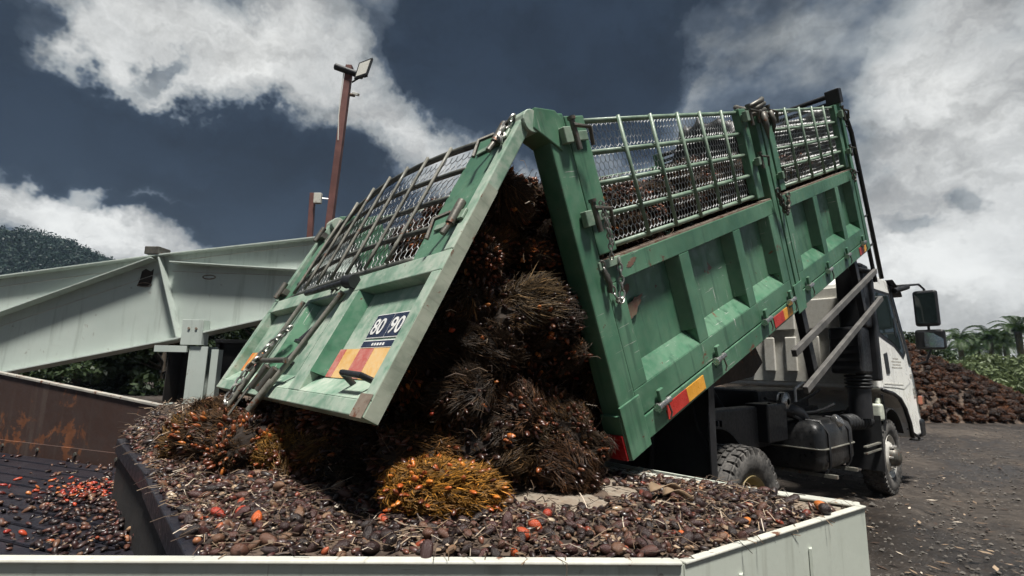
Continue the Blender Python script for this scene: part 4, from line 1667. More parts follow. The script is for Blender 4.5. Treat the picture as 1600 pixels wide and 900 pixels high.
m = MB()
rings = [rbox(m, u0+.06, u1-.06, w0+.06, w1-.06, z0), rbox(m, u0+.02, u1-.02, w0+.02, w1-.02, z0+.03), rbox(m, u0, u1, w0, w1, z0+.09), rbox(m, u0, u1, w0, w1, z0+.20),
         rbox(m, u0, u1, w0, w1, z1-.10), rbox(m, u0+.02, u1-.02, w0+.02, w1-.02, z1-.035), rbox(m, u0+.07, u1-.07, w0+.07, w1-.07, z1)]
nn = len(rings[0])
vs = [p for r_ in rings for p in r_]
fs = [tuple(range(nn-1, -1, -1)), tuple((len(rings)-1)*nn+i for i in range(nn))]
for k in range(len(rings)-1):
    for i in range(nn):
        j = (i+1) % nn
        fs.append((k*nn+i, k*nn+j, (k+1)*nn+j, (k+1)*nn+i))
m.add(vs, fs)
tank = m.build('fuel_tank', 'plastic_tank', truck, None, smooth=False, auto=True)
m = MB()
lp = rbox(m, u0-.008, u1+.008, w0-.008, w1+.008, z0+.20)
m.tube(lp, .009, 6, closed=True)
m.build('seam', 'worn_bar', tank, None, smooth=True)
for u in (3.16, 3.72):
    m = MB()
    m.tube([(u, w1, z0+.03), (u, w0+.02, z0-.012), (u, w0-.012, z0+.06), (u, w0-.014, z1-.10), (u, w0+.05, z1+.0), (u, w0+.2, z1+.008)], .012, 4)
    m.build('strap', 'chassis', tank)
    MB().box(u-.02, u+.02, w0-.06, w1, z0-.045, z0-.015).build('tank_bracket', 'worn_bar', tank)
m = MB().lathe([(.0005, .045), (.05, .045), (.06, .03), (.06, 0), (.04, -.03)], (0, 0, 0), 18, 'z')
m.build('filler_cap', 'bright_steel', tank, Matrix.Translation((3.55, w0+.04, z1-.02)) @ Matrix.Rotation(R(55), 4, 'X'), auto=True)
MB().box(3.1, 3.9, .86, 1.2, .55, .9).build('frame_box', 'chassis', truck, None, bevel=.03)

# ---- intake stack, bottle, guards between tank and cab
m = MB().tube([(4.28, .22, .84), (4.28, .22, 1.14)], .105, 20)
stk = m.build('intake_stack', 'black_steel', truck, None, auto=True)
m = MB()
for k in range(4):
    m.lathe([(.10, 0), (.125, .012), (.125, .022), (.10, .034)], (4.28, .22, 1.14+k*.036), 22, 'z')
m.build('bellows', 'rubber_flap', stk, None, smooth=True)
m = MB().prism([(4.12, .12), (4.12, .42), (4.46, .42), (4.46, .12)], 1.29, 1.78, 'z')
m.build('intake_box', 'black_steel', stk, None, bevel=.03)
for k in range(5):
    MB().box(4.10, 4.12, .14, .40, 1.34+k*.08, 1.37+k*.08).build('louvre', 'chassis', stk)
m = MB().prism([(4.30, .10), (4.30, .36), (4.56, .36), (4.56, .10)], 1.78, 2.48, 'z')
m.build('intake_duct', 'black_steel', stk, None, bevel=.025)
MB().box(4.50, 4.60, .07, .30, 1.22, 2.34).build('cab_rear_trim', 'black_steel', truck, None, bevel=.02)
m = MB().tube([(3.95, .30, .80), (4.45, .22, .80)], .075, 14)
flt = m.build('air_filter', 'rubber_flap', truck, None, auto=True)
m = MB()
for k in range(7):
    m.lathe([(.075, 0), (.085, .01), (.075, .02)], (4.0+k*.06, .29-k*.01, .80), 16, 'x')
m.build('filter_rib', 'rubber_flap', flt)
m = MB().box(4.52, 4.66, .10, .22, .80, .98)
bt = m.build('washer_bottle', 'bottle_plastic', truck, None, bevel=.025, seg=3)
MB().tube([(4.60, .15, .98), (4.62, .14, 1.03)], .028, 10).build('cap', 'bottle_plastic', bt)
m = MB().prism([(.10, .30), (.10, .86), (.45, .86), (.45, .30)], 4.46, 4.475, 'x')
m.build('front_mud_flap', 'rubber_flap', truck)
m = MB()
pr = [(FW+.52*math.cos(R(a)), .40+.52*math.sin(R(a))) for a in range(25, 176, 10)]
pr2 = [(FW+.505*math.cos(R(a)), .40+.505*math.sin(R(a))) for a in range(175, 24, -10)]
m.prism(pr+pr2, .12, .50, 'y')
m.build('wheel_arch_liner', 'rubber_flap', truck)
MB().tube([(4.62, .11, .70), (4.66, .10, .85), (4.60, .10, 1.08)], .012, 6).build('hose', 'black_steel', truck)
MB().box(3.95, 4.5, .11, .14, .58, .595).build('step_rail', 'worn_bar', truck)
MB().box(3.95, 4.5, .11, .14, .52, .535).build('step_rail', 'worn_bar', truck)
MB().tube([(5.62, .12, .66), (5.74, .04, .56), (5.82, .05, .53)], .014, 6).build('step_bracket', 'black_steel', truck)
MB().box(5.72, 5.92, .03, .13, .515, .53).build('step', 'chassis', truck)

# ---- cab
side_prof = [(4.63, 1.13), (4.63, 1.9), (4.70, 2.33), (4.78, 2.42), (5.2, 2.47), (5.62, 2.46), (5.76, 2.38), (6.02, 1.80), (6.16, 1.46), (6.25, 1.25), (6.28, .95), (6.27, .62), (6.22, .55),
             (5.64, .55), (5.60, .72), (5.48, .90), (5.30, 1.02), (5.05, 1.08), (4.85, 1.10)]


def wob(z):       # the cab leans in a little towards its roof
    return .085+(z-.55)*.045


m = MB()
n = len(side_prof)
v1_ = [(u, wob(z), z) for u, z in side_prof]
v2_ = [(u, WW-wob(z), z) for u, z in side_prof]
m.add(v1_+v2_, [tuple(range(n)), tuple(range(2*n-1, n-1, -1))]+[(i, i+n, (i+1) % n+n, (i+1) % n) for i in range(n)])
cab = m.build('cab', 'cab_white', truck, None, bevel=.028, seg=3)
bm_ = cab.modifiers[0]
bm_.angle_limit = R(50)


def cpt(u, z, o=.004):
    return (u, wob(z)-o, z)


def side_poly(poly, o0, o1):
    m = MB()
    k = len(poly)
    m.add([cpt(u, z, o0) for u, z in poly]+[cpt(u, z, o1) for u, z in poly],
          [tuple(range(k)), tuple(range(2*k-1, k-1, -1))]+[(i, i+k, (i+1) % k+k, (i+1) % k) for i in range(k)])
    return m


# ribbed back wall of the cab
m = MB().box(4.605, 4.625, .22, WW-.22, 1.18, 2.28)
bk = m.build('cab_back', 'cab_back', truck, None, bevel=.03)
for k in range(6):
    w = .40+k*.25
    MB().box(4.575, 4.604, w, w+.13, 1.30, 1.72).build('pressed_rib', 'cab_back', bk, None, bevel=.018, seg=3)
for k in range(3):
    w = .42+k*.48
    MB().box(4.575, 4.604, w, w+.36, 1.80, 2.16).build('pressed_rib', 'cab_back', bk, None, bevel=.018, seg=3)
# door: outline groove, window, trims
door = side_poly([(4.74, 1.16), (4.74, 2.30), (5.60, 2.33), (6.0, 1.55), (6.0, 1.2), (5.62, 1.12), (5.3, 1.14)], .0025, .0055).build('door', 'cab_white', truck)
win = side_poly([(4.84, 1.72), (4.84, 2.27), (5.60, 2.29), (5.96, 1.56), (5.80, 1.48), (5.45, 1.62)], .006, .010).build('window_seal', 'black_steel', door)
side_poly([(4.89, 1.76), (4.89, 2.23), (5.52, 2.25), (5.83, 1.60), (5.77, 1.535), (5.45, 1.66)], .0105, .014).build('window_pane', 'dark_glass', door)
MB().add([cpt(5.55, 1.74, .018), cpt(5.62, 1.74, .018), cpt(5.62, 1.98, .018), cpt(5.55, 1.98, .018)], [(0, 1, 2, 3)]).build('quarter_frame', 'black_steel', door)
side_poly([(4.92, 1.30), (4.92, 1.52), (5.06, 1.54), (5.06, 1.30)], .006, .016).build('door_handle', 'black_steel', door, None, bevel=.01)
side_poly([(4.78, 1.185), (5.6, 1.165), (5.6, 1.178), (4.78, 1.198)], .006, .009).build('door_crease', 'cab_back', door)
for k, (a, b_) in enumerate(((5.30, 5.55), (5.22, 5.66), (5.26, 5.62), (5.20, 5.68))):
    z = 1.47-k*.035
    x = a
    while x < b_:
        w = rnd.uniform(.02, .05)
        side_poly([(x, z), (x, z+.014), (min(b_, x+w), z+.014), (min(b_, x+w), z)], .006, .0075).build('lettering', 'letter_grey', door)
        x += w+.012
for k in range(3):
    z = 1.10-k*.045
    side_poly([(6.06, z), (6.06, z+.028), (6.20, z+.028), (6.20, z)], .003, .006).build('side_mark', 'letter_grey', cab)
side_poly([(6.02, 1.26), (6.02, 1.30), (6.12, 1.30), (6.12, 1.26)], .003, .006).build('side_mark', 'letter_grey', cab)
# black pillar strip
side_poly([(5.62, 2.36), (5.72, 2.40), (6.18, 1.42), (6.06, 1.42)], .002, .012).build('pillar_trim', 'black_steel', cab)
# wheel-arch lip, corner lamp, bumper, windscreen
m = MB()
m.tube([cpt(u, z, .012) for u, z in [(5.62, .56), (5.60, .72), (5.48, .90), (5.30, 1.02), (5.05, 1.08), (4.85, 1.10), (4.66, 1.125)]], .022, 6)
m.build('arch_lip', 'black_steel', cab, None, smooth=True)
m = MB().box(6.16, 6.29, .045, .09, .92, 1.03)
m.build('corner_lamp', 'lamp_amber', cab, None, bevel=.015)
m = MB().box(6.12, 6.36, .07, WW-.07, .52, .74)
m.build('bumper', 'black_steel', cab, None, bevel=.04, seg=3)
m = MB().box(6.30, 6.37, .10, .16, .60, .74)
m.build('fog_lamp', 'rim_silver', cab, None, bevel=.02)
q0, q1 = (5.79, 2.33), (6.145, 1.52)
m = MB()
m.add([(q0[0], .24, q0[1]), (q0[0], WW-.24, q0[1]), (q1[0], WW-.17, q1[1]), (q1[0], .17, q1[1])], [(0, 1, 2, 3)])
ws = m.build('windscreen', 'dark_glass', cab)
ws.location = (.012, 0, .006)
m = MB().prism([(5.60, 2.46), (5.95, 2.36), (6.02, 2.28), (5.96, 2.30), (5.76, 2.40)], .10, WW-.10, 'y')
m.build('sun_visor', 'black_steel', cab, None, bevel=.008)
# mirrors on the right corner
m = MB()
m.tube([(5.72, .17, 2.40), (5.95, .02, 2.42), (6.10, -.06, 2.44), (6.15, -.10, 2.38), (6.15, -.105, 1.62), (6.12, -.05, 1.46), (6.10, .06, 1.42)], .014, 8)
arm = m.build('mirror_arm', 'black_steel', truck, None, smooth=True)
m = MB().box(6.10, 6.17, -.23, .02, 1.90, 2.36)
mr = m.build('mirror', 'black_steel', truck, None, bevel=.035, seg=3)
MB().box(6.094, 6.099, -.205, -.005, 1.935, 2.325).build('mirror_glass', 'dark_glass', mr)
m = MB().box(6.10, 6.19, -.26, .04, 1.61, 1.86)
mr2 = m.build('mirror', 'black_steel', truck, None, bevel=.035, seg=3)
m = MB()
m.add([(6.096, -.24, 1.635), (6.084, -.06, 1.635), (6.084, -.06, 1.83), (6.09, -.15, 1.81), (6.096, -.24, 1.74)], [(0, 1, 2, 3, 4)])
m.build('mirror_glass', 'mirror_glass', mr2)
m = MB().tube([(5.95, .03, 2.40), (5.72, .12, 2.33)], .035, 8)
m.build('arm_mount', 'black_steel', arm)
MB().tube([(5.55, .3, 2.45), (5.55, .3, 2.95)], .006, 5).build('aerial', 'black_steel', cab)

# ---- black tarpaulin bundled on the headboard
m = MB()
nu, nv = 40, 18
vs = []
for i in range(nu):
    w = .10+1.72*i/(nu-1)
    hgt = (.06+.40*max(0, min(1, (w-.75)/.5))+.05*fbm(i*.3, 1))*min(1, (nu-1-i)/5)
    for j in range(nv):
        a = 2*math.pi*j/nv
        rr_ = .85+.35*fbm(i*.35, math.cos(a)*1.6, math.sin(a)*1.6)
        vs.append((4.38+.13*math.cos(a)*rr_, w, 1.44+hgt*math.sin(a)*rr_ if math.sin(a) > 0 else 1.44+.75*math.sin(a)*rr_))
fs = []
for i in range(nu-1):
    for j in range(nv):
        k = (j+1) % nv
        fs.append((i*nv+j, i*nv+k, (i+1)*nv+k, (i+1)*nv+j))
fs += [tuple(range(nv)), tuple((nu-1)*nv+j for j in range(nv-1, -1, -1))]
m.add(vs, fs)
tag(m.build('tarpaulin', 'black_tarp', None, TM @ BM, smooth=True), 'black tarpaulin bundled against the headboard behind the grille', 'tarpaulin')

# ================================================================== PALM BUNCHES
def fruit_shape(n=8, rings=5):
    """unit fruit: an egg with a drawn-out tip"""
    vs, fs = [(0, 0, -1)], []
    for i in range(1, rings):
        t = math.pi*i/rings
        z = -math.cos(t)
        r = math.sin(t)*(1.0-.22*z)*.82
        for k in range(n):
            a = 2*math.pi*k/n
            vs.append((r*math.cos(a), r*math.sin(a), z))
    vs.append((0, 0, 1.12))
    last = len(vs)-1
    for k in range(n):
        l = (k+1) % n
        fs.append((0, 1+l, 1+k))
        for i in range(rings-2):
            a = 1+i*n
            fs.append((a+k, a+l, a+n+l, a+n+k))
        a = 1+(rings-2)*n
        fs.append((a+k, a+l, last))
    return np.array(vs), fs


FV, FF = fruit_shape(8, 5)
FV2, FF2 = fruit_shape(6, 4)


def np_mesh(name, vs, fs, mats, smooth=True, midx=None):
    me = bpy.data.meshes.new(name)
    me.from_pydata(vs, [], fs)
    for m in mats:
        me.materials.append(MATS[m])
    me.polygons.foreach_set('use_smooth', [smooth]*len(me.polygons))
    if midx is not None:
        me.polygons.foreach_set('material_index', midx)
    return me


def bunch_meshes(seed, nsp, nfr, comb, splen, ftr=.016, fine=True):
    """spiny ellipsoidal fruit bunch: (body with spines, fruits). Long axis x."""
    rr = random.Random(seed)
    ax = Vector((.185, .14, .125))
    # lumpy core
    core = bmesh.new()
    bmesh.ops.create_icosphere(core, subdivisions=3, radius=1)
    for v in core.verts:
        d = v.co.normalized()
        k = .80+.16*fbm(d.x*1.9+seed, d.y*1.9, d.z*1.9)+.12*fbm(d.x*5+seed, d.y*5, d.z*5)
        v.co = Vector((d.x*ax.x, d.y*ax.y, d.z*ax.z))*k
    vs = [tuple(v.co) for v in core.verts]
    fs = [tuple(v.index for v in f.verts) for f in core.faces]
    core.free()
    mi = [0]*len(fs)
    per = 22
    for _t in range(nsp//per):
        d0 = Vector((rr.gauss(0, 1), rr.gauss(0, 1), rr.gauss(0, 1))).normalized()
        jt = Vector((rr.gauss(0, 1), rr.gauss(0, 1), rr.gauss(0, 1)))*.42
        lift_t = rr.uniform(.05, .75)
        Lt = splen*rr.uniform(.6, 1.45)
        bt_ = rr.uniform(.1, 1.1)
        for _ in range(per):
            d = (d0+Vector((rr.gauss(0, 1), rr.gauss(0, 1), rr.gauss(0, 1)))*.11).normalized()
            base = Vector((d.x*ax.x, d.y*ax.y, d.z*ax.z))*rr.uniform(.74, .93)
            nrm = Vector((d.x/ax.x, d.y/ax.y, d.z/ax.z)).normalized()
            along = Vector((1, .35*math.sin(d.z*4+seed), .35*math.cos(d.y*5)))
            tan = (along-nrm*along.dot(nrm)).normalized()
            jit = jt+Vector((rr.gauss(0, 1), rr.gauss(0, 1), rr.gauss(0, 1)))*.20
            dr = (nrm*(lift_t+rr.uniform(-.1, .25))+tan*comb*.8+jit).normalized()
            L = Lt*rr.uniform(.6, 1.25)
            side = dr.cross(nrm)
            if side.length < .05:
                side = dr.orthogonal()
            side.normalize()
            up = side.cross(dr).normalized()
            wd = rr.uniform(.0010, .0028)
            bend = bt_+rr.uniform(-.25, .3)
            p0 = base
            p1 = base+dr*L*.5+up*bend*L*.12
            p2 = base+dr*L-nrm*bend*L*.45
            n = len(vs)
            lift = nrm*wd*.7
            vs += [tuple(p0-side*wd), tuple(p0+side*wd), tuple(p0+lift), tuple(p1-side*wd*.8), tuple(p1+side*wd*.8), tuple(p1+lift), tuple(p2)]
            fs += [(n, n+3, n+5, n+2), (n+2, n+5, n+4, n+1), (n+3, n+6, n+5), (n+5, n+6, n+4), (n+1, n+4, n+3, n), (n+3, n+4, n+6)]
            mi += [1]*6
    body = np_mesh('palm_fruit_bunch', vs, fs, ['bunch_core', 'bunch_spine'], False, mi)
    fvs, ffs = [], []
    SV, SF = (FV, FF) if fine else (FV2, FF2)
    for _ in range(nfr):
        d = Vector((rr.gauss(0, 1), rr.gauss(0, 1), rr.gauss(0, 1))).normalized()
        base = Vector((d.x*ax.x, d.y*ax.y, d.z*ax.z))*rr.uniform(.90, 1.03)
        nrm = (Vector((d.x/ax.x, d.y/ax.y, d.z/ax.z)).normalized()+Vector((rr.gauss(0, .3), rr.gauss(0, .3), rr.gauss(0, .3)))).normalized()
        q = nrm.to_track_quat('Z', 'Y').to_matrix()
        s = ftr*rr.uniform(.75, 1.2)
        M = np.array(q) @ np.diag([s, s*rr.uniform(.8, 1), s*1.35])
        n = len(fvs)
        fvs += [tuple(p) for p in (SV @ M.T + np.array(base))]
        ffs += [tuple(i+n for i in f) for f in SF]
    fruits = np_mesh('fruits', fvs, ffs, ['bunch_fruit'])
    return body, fruits


BV = [bunch_meshes(101, 3000, 140, 1.3, .058, .0115), bunch_meshes(102, 3300, 90, 1.7, .068, .0115), bunch_meshes(103, 2600, 230, .8, .042, .012),
      bunch_meshes(104, 3000, 180, 1.1, .052, .0115), bunch_meshes(105, 3600, 50, 2.1, .080, .0115)]
RIPE = bunch_meshes(106, 6600, 130, .8, .046, .0100)
FARV = [bunch_meshes(201, 800, 0, 1.0, .09, .018, False), bunch_meshes(202, 800, 26, .8, .08, .02, False), bunch_meshes(203, 800, 0, 1.4, .10, .018, False)]


def put_bunch(loc, scale, rot, var, tint, ripe, label, group=None):
    o = link('palm_fruit_bunch', var[0], None, Matrix.LocRotScale(Vector(loc), rot, Vector(scale)))
    o.color = (*tint, 1.0-ripe)
    tag(o, label, 'fruit bunch', group)
    f = link('fruits', var[1], o)
    f['kind'] = 'stuff'
    f.color = (*tint, 1.0-ripe)
    return o


def body_uv(u, z):
    return (u*math.cos(TAU)+(z-AZ)*math.sin(TAU), -u*math.sin(TAU)+(z-AZ)*math.cos(TAU))


def heap_zone(u, w, z):
    """0 outside, 1 spilled heap behind the bed, 2 inside the bed (truck coordinates, bunch centres)"""
    ub, vb = body_uv(u, z)
    if ub > .14:
        if .27 < w < WW-.27 and .24 < vb < (1.24-.10*min(1.4, ub) if ub < 2.6 else 1.02)+.10*fbm(ub*1.3, w*1.3, 5) and ub < 4.15:
            return 2
        if z > 1.1 or ub > .3:
            return 0
    du, dv = ub+.12, vb-(HH-.03)
    r = sp*du-cp*dv
    o = -cp*du-sp*dv
    if z < ZP+.10:
        return 0
    if vb > 1.30+.06*fbm(w*2, z*2, 3):
        return 0
    wm = .20-.10*max(0, (1.5-z)/.7)
    if u < -.9:
        wm = max(wm, .22+(-.9-u)*2.1)
    if ub > -.16 and w < .34 and z < 1.2:
        return 0
    if w < wm or w > WW-.1:
        return 0
    if r < 1.42:
        return 1 if (o < -.17 and ub < .14) else 0
    lim = ZP+.105+.26*max(0, min(1, (u+1.62)/.45))
    if u < -1.62 or z > lim or u > .12 or (u < -1.2 and w > 1.75):
        return 0
    return 1


def fill_heap():
    rr = random.Random(42)
    pts = []
    # special places kept free for the bunches placed by hand
    keep = []
    tries = 90000
    cell = {}
    d0 = .172
    for _ in range(tries):
        if rr.random() < .55:
            u, w, z = rr.uniform(-1.85, .15), rr.uniform(-.1, 2.15), rr.uniform(ZP+.1, 2.2)
        else:
            ub, vb = rr.uniform(.1, 4.2), rr.uniform(.2, 1.2)
            u = ub*math.cos(TAU)-vb*math.sin(TAU)
            z = AZ+ub*math.sin(TAU)+vb*math.cos(TAU)
            w = rr.uniform(.26, 1.9)
        zn = heap_zone(u, w, z)
        if not zn:
            continue
        if zn == 2:
            ub, vb = body_uv(u, z)
            if vb < .87 or (vb < .97 and w > .5):
                continue
            if w > 1.2 and ub > 2.2:
                continue
            if ub > 2.6 and vb < .7:
                continue
        else:
            if (z > 1.2 and w > .7) or (u > -.8 and w > .85):
                continue
        key = (int(u//d0), int(w//d0), int(z//d0))
        ok = True
        for a in (-1, 0, 1):
            for b in (-1, 0, 1):
                for c in (-1, 0, 1):
                    for q in cell.get((key[0]+a, key[1]+b, key[2]+c), ()):
                        if (q[0]-u)**2+(q[1]-w)**2+(q[2]-z)**2 < d0*d0:
                            ok = False
        if ok:
            cell.setdefault(key, []).append((u, w, z))
            pts.append((u, w, z, zn))
    return pts


heap_pts = fill_heap()
tints = [(.048, .029, .016), (.036, .023, .014), (.065, .038, .018), (.028, .018, .012), (.075, .047, .024), (.055, .028, .014)]
from mathutils import Euler, Quaternion
rb = random.Random(77)
def heap_label(u, w, z, zn):
    if zn == 2:
        ub, vb = body_uv(u, z)
        if ub > 2.4:
            return ('palm fruit bunch inside the bed behind the front grille', 'bunches behind the front grille')
        if vb > .85:
            return ('dark palm fruit bunch inside the bed behind the rear grille', 'bunches behind the rear grille')
        return ('dark palm fruit bunch inside the bed behind the rear drop side', 'bunches behind the rear drop side')
    if z > 1.75:
        return ('reddish brown bunch near the top of the opening between bed and tailgate', 'bunches at the top of the opening')
    if z > 1.2:
        return ('dark shaggy bunch halfway down the opening between bed and tailgate', 'bunches in the middle of the opening')
    if u < -.85:
        return ('brown bunch at the heap foot under the tailgate edge', 'bunches under the tailgate edge')
    return ('spiny brown bunch low in the heap before the rear corner post', 'bunches low in the opening')


LBL = {1: ('dark spiny palm fruit bunch in the heap sliding out of the bed', 'bunches sliding out under the tailgate'),
       2: ('dark palm fruit bunch still lying inside the raised bed', 'bunches still inside the bed')}
for u, w, z, zn in heap_pts:
    loc = TM @ Vector((u, w, z))
    s = rb.uniform(.68, 1.15)
    rot = Euler((rb.uniform(-.7, .7), rb.uniform(-.7, .7), rb.uniform(0, 6.28))).to_quaternion()
    tint = tuple(c*.85 for c in rb.choice(tints))
    ripe = rb.choice([0, 0, 0, .05, .12, .3])
    if zn == 1 and (z > 1.80 or (z < 1.3 and u < -.85)):
        tint = rb.choice([(.10, .055, .022), (.07, .04, .02), (.12, .07, .025), (.05, .03, .016)])
        ripe = rb.choice([.05, .2, .45])
    v = rb.choice(BV)
    put_bunch(loc, (s*rb.uniform(.9, 1.25), s*rb.uniform(.8, 1.15), s*rb.uniform(.75, 1.1)), rot, v, tint, ripe, *heap_label(u, w, z, zn))
print('bunches', len(heap_pts))

rx = random.Random(63)
mb = MB()
hf, bf = [], []
for u, w, z, zn in heap_pts:
    if zn == 2 and w > .5:
        continue
    c = TM @ Vector((u, w, z))
    for _ in range(26 if zn == 1 else 8):
        d = Vector((rx.gauss(0, 1), rx.gauss(0, 1), rx.gauss(0, 1))).normalized()
        p = c+Vector((d.x*.17, d.y*.17, d.z*.14))
        if zn == 1:
            l = TM.inverted() @ p
            ub, vb = body_uv(l.x, l.z)
            if ub > -.02 and l.y < .15:
                continue
        elif (TM.inverted() @ p).y < .10:
            continue
        t = Vector((rx.gauss(0, 1), rx.gauss(0, 1), rx.gauss(0, .6))).normalized()
        L = rx.uniform(.03, .09)
        mb.tube([p-t*L*.5, p+d*.012, p+t*L*.5-Vector((0, 0, .012))], [rx.uniform(.001, .002)]*2+[.0005], 3, caps=False)
        if zn == 1 and u < -1.0 and rx.random() < .5:
            bf.append((p.x, p.y, p.z, rx.uniform(.008, .014)))
        elif rx.random() < .04:
            hf.append((p.x, p.y, p.z, rx.uniform(.008, .013)))
tag(mb.build('heap_fibres', 'litter_bits'), 'dry fibres and husk strands matted over the sliding heap', kind='stuff')

# bunches that stand out
q = hit(690, 762, (0, 1.64, 0), (0, 1, 0))
put_bunch((q.x, 1.66, ZP+.100), (1.12, 1.0, .74), Euler((.1, .05, .08)).to_quaternion(), RIPE, (.22, .110, .020), .8,
          'large yellow orange ripe fruit bunch lying alone in front of the heap')
for (px, py, dep, s, tint, ripe, v, lab) in [
        (440, 708, 2.25, .85, (.20, .11, .025), .7, RIPE, 'smaller golden brown bunch below the tailgate chain'),
        (330, 672, 2.75, .95, (.20, .11, .045), .6, BV[2], 'orange brown bunch at the left foot of the heap'),
        (560, 725, 2.1, .95, (.035, .026, .018), .0, BV[1], 'dark bunch lying left of the large orange bunch'),
        (893, 668, 2.52, 1.0, (.075, .05, .028), .1, BV[4], 'brown spiny bunch against the rear corner post'),
        (790, 680, 2.15, 1.0, (.060, .042, .024), .0, BV[4], 'shaggy dark bunch just above the large orange bunch'),
        (835, 480, 2.15, 1.08, (.085, .060, .034), .0, BV[4], 'shaggy pale brown bunch in the middle of the opening')]:
    loc = at(px, py, dep)
    put_bunch(loc, (s, s, s), Euler((rb.uniform(-.3, .3), rb.uniform(-.3, .3), rb.uniform(-.5, .5))).to_quaternion(), v, tint, ripe, lab)

# ================================================================== LOOSE FRUIT ON THE PLATE
TI = TM.inverted()


def bare_at(x, y):
    """swept patches of the plate: behind the ripe bunch and in the rim corner"""
    j = .16*fbm(x*7, y*7, 9)
    a = math.exp(-(((x-.26)/.38)**2+((y-2.10)/.44)**2)**2)
    c = math.exp(-((x-1.16)/.19)**2-((y-1.93)/.16)**2)
    return max(0, min(1, max(a, c)+j*(max(a, c) > .1)))


def litter_h(x, y):
    """height of the litter bed on the hopper plate"""
    if not in_poly(x, y):
        return -.05
    dr = min(edge_dist(x, y, PB, PC)*1.0, edge_dist(x, y, PC, PD)*.9)
    e = min(1, max(0, (dr-.015)/.22))
    dn = min(1, max(0, edge_dist(x, y, PA, PB)/.10))
    de = min(1, max(0, min(edge_dist(x, y, PI_, PA), edge_dist(x, y, PH, PI_), edge_dist(x, y, PG, PH))/.18))
    h = .030+.026*fbm(x*3.1, y*3.1, 1)+.010*fbm(x*11, y*11, 3)
    l = TI @ Vector((x, y, 0))
    wf = .22 if l.x > -.9 else .22+(-.9-l.x)*2.1
    heap = .17*max(0, min(1, (l.y-wf+.02)/.35))*max(0, min(1, (.30-l.x)/.3))
    return (max(.0, h)*(.35+.65*e)*(.55+.45*dn)+heap)*(.25+.75*de)-.004-.05*max(0, bare_at(x, y)-.35)


n = 110
xs = np.linspace(-2.75, 1.32, n)
ys = np.linspace(1.30, 4.55, n)
vs, idx, fs = [], {}, []
for j in range(n):
    for i in range(n):
        h = litter_h(xs[i], ys[j])
        if h > -.045:
            idx[(i, j)] = len(vs)
            vs.append((xs[i], ys[j], ZP+h))
for j in range(n-1):
    for i in range(n-1):
        k = [(i, j), (i+1, j), (i+1, j+1), (i, j+1)]
        if all(q in idx for q in k):
            fs.append(tuple(idx[q] for q in k))
me = np_mesh('litter_bed', vs, fs, ['litter_soil'])
tag(link('litter_bed', me), 'brown fruit litter and dirt lying on the hopper plate', kind='stuff')

rf = random.Random(31)
CAMP = Vector((0, 0, EYE))
cands = []
seen = {}
for _ in range(60000):
    x, y = rf.uniform(-2.7, 1.3), rf.uniform(1.31, 3.7)
    if not in_poly(x, y):
        continue
    h = litter_h(x, y)
    l = TI @ Vector((x, y, 0))
    if h > .17:
        continue
    # bare dusty patch behind the big bunch and the clean corner by the rim
    if rf.random() < 1.25*bare_at(x, y)-.18:
        continue
    if edge_dist(x, y, PB, PC) < .03 or edge_dist(x, y, PC, PD) < .05 or edge_dist(x, y, PA, PB) < .02:
        if rf.random() < .9:
            continue
    s = min(.021, max(.0055, rf.lognormvariate(-4.45, .36)))
    key = (int(x/.03), int(y/.03))
    if any((a-x)**2+(b-y)**2 < (.80*(s+t))**2 for dx in (-1, 0, 1) for dy in (-1, 0, 1) for a, b, t in seen.get((key[0]+dx, key[1]+dy), ())):
        continue
    seen.setdefault(key, []).append((x, y, s))
    cands.append((x, y, ZP+max(0, h)+s*.55, s))
cands.sort(key=lambda c: (Vector(c[:3])-CAMP).length/c[3])
print('loose', len(cands))
single_meshes = []
for k, mt in enumerate(('fruit_single', 'fruit_orange')):
    a, f = fruit_shape(12, 7)
    single_meshes.append(np_mesh('palm_fruit', [tuple(p) for p in a], f, [mt]))


def fruit_rot(r_):
    return Euler((r_.gauss(1.57, .45), r_.uniform(-.4, .4), r_.uniform(0, 6.28))).to_quaternion()


for x, y, z, s in cands[:285]:
    orange = rf.random() < .03
    o = link('palm_fruit', single_meshes[1 if orange else 0], None,
             Matrix.LocRotScale(Vector((x, y, z)), fruit_rot(rf), Vector((s, s*rf.uniform(.75, 1), s*(rf.uniform(1.0, 1.25) if orange else rf.uniform(1.1, 1.6))))))
    if orange:
        tag(o, 'small bright orange palm fruit loose among the dark fruits on the plate', 'fruit', 'orange fruits on the hopper plate')
    else:
        tag(o, 'small dark palm fruit lying loose on the near hopper plate', 'fruit', 'dark fruits on the near hopper plate')


def fruit_mass(name, items, mat, r_):
    fvs, ffs = [], []
    for x, y, z, s in items:
        M = np.array(fruit_rot(r_).to_matrix()) @ np.diag([s, s*r_.uniform(.7, 1), s*r_.uniform(1.1, 1.7)])
        n = len(fvs)
        fvs += [tuple(p) for p in (FV @ M.T + np.array((x, y, z)))]
        ffs += [tuple(i+n for i in f) for f in FF]
    return link(name, np_mesh(name, fvs, ffs, [mat]))


tag(fruit_mass('loose_fruit', cands[285:], 'fruit_loose', rf), 'mass of loose dark palm fruits spread over the hopper plate', kind='stuff')

tag(fruit_mass('heap_foot_fruit', bf, 'fruit_loose', rf), 'brown detached fruits covering the foot of the heap', kind='stuff')
tag(fruit_mass('heap_fruit', hf, 'fruit_red_mass', rf), 'detached red and orange fruits caught in the sliding heap', kind='stuff')

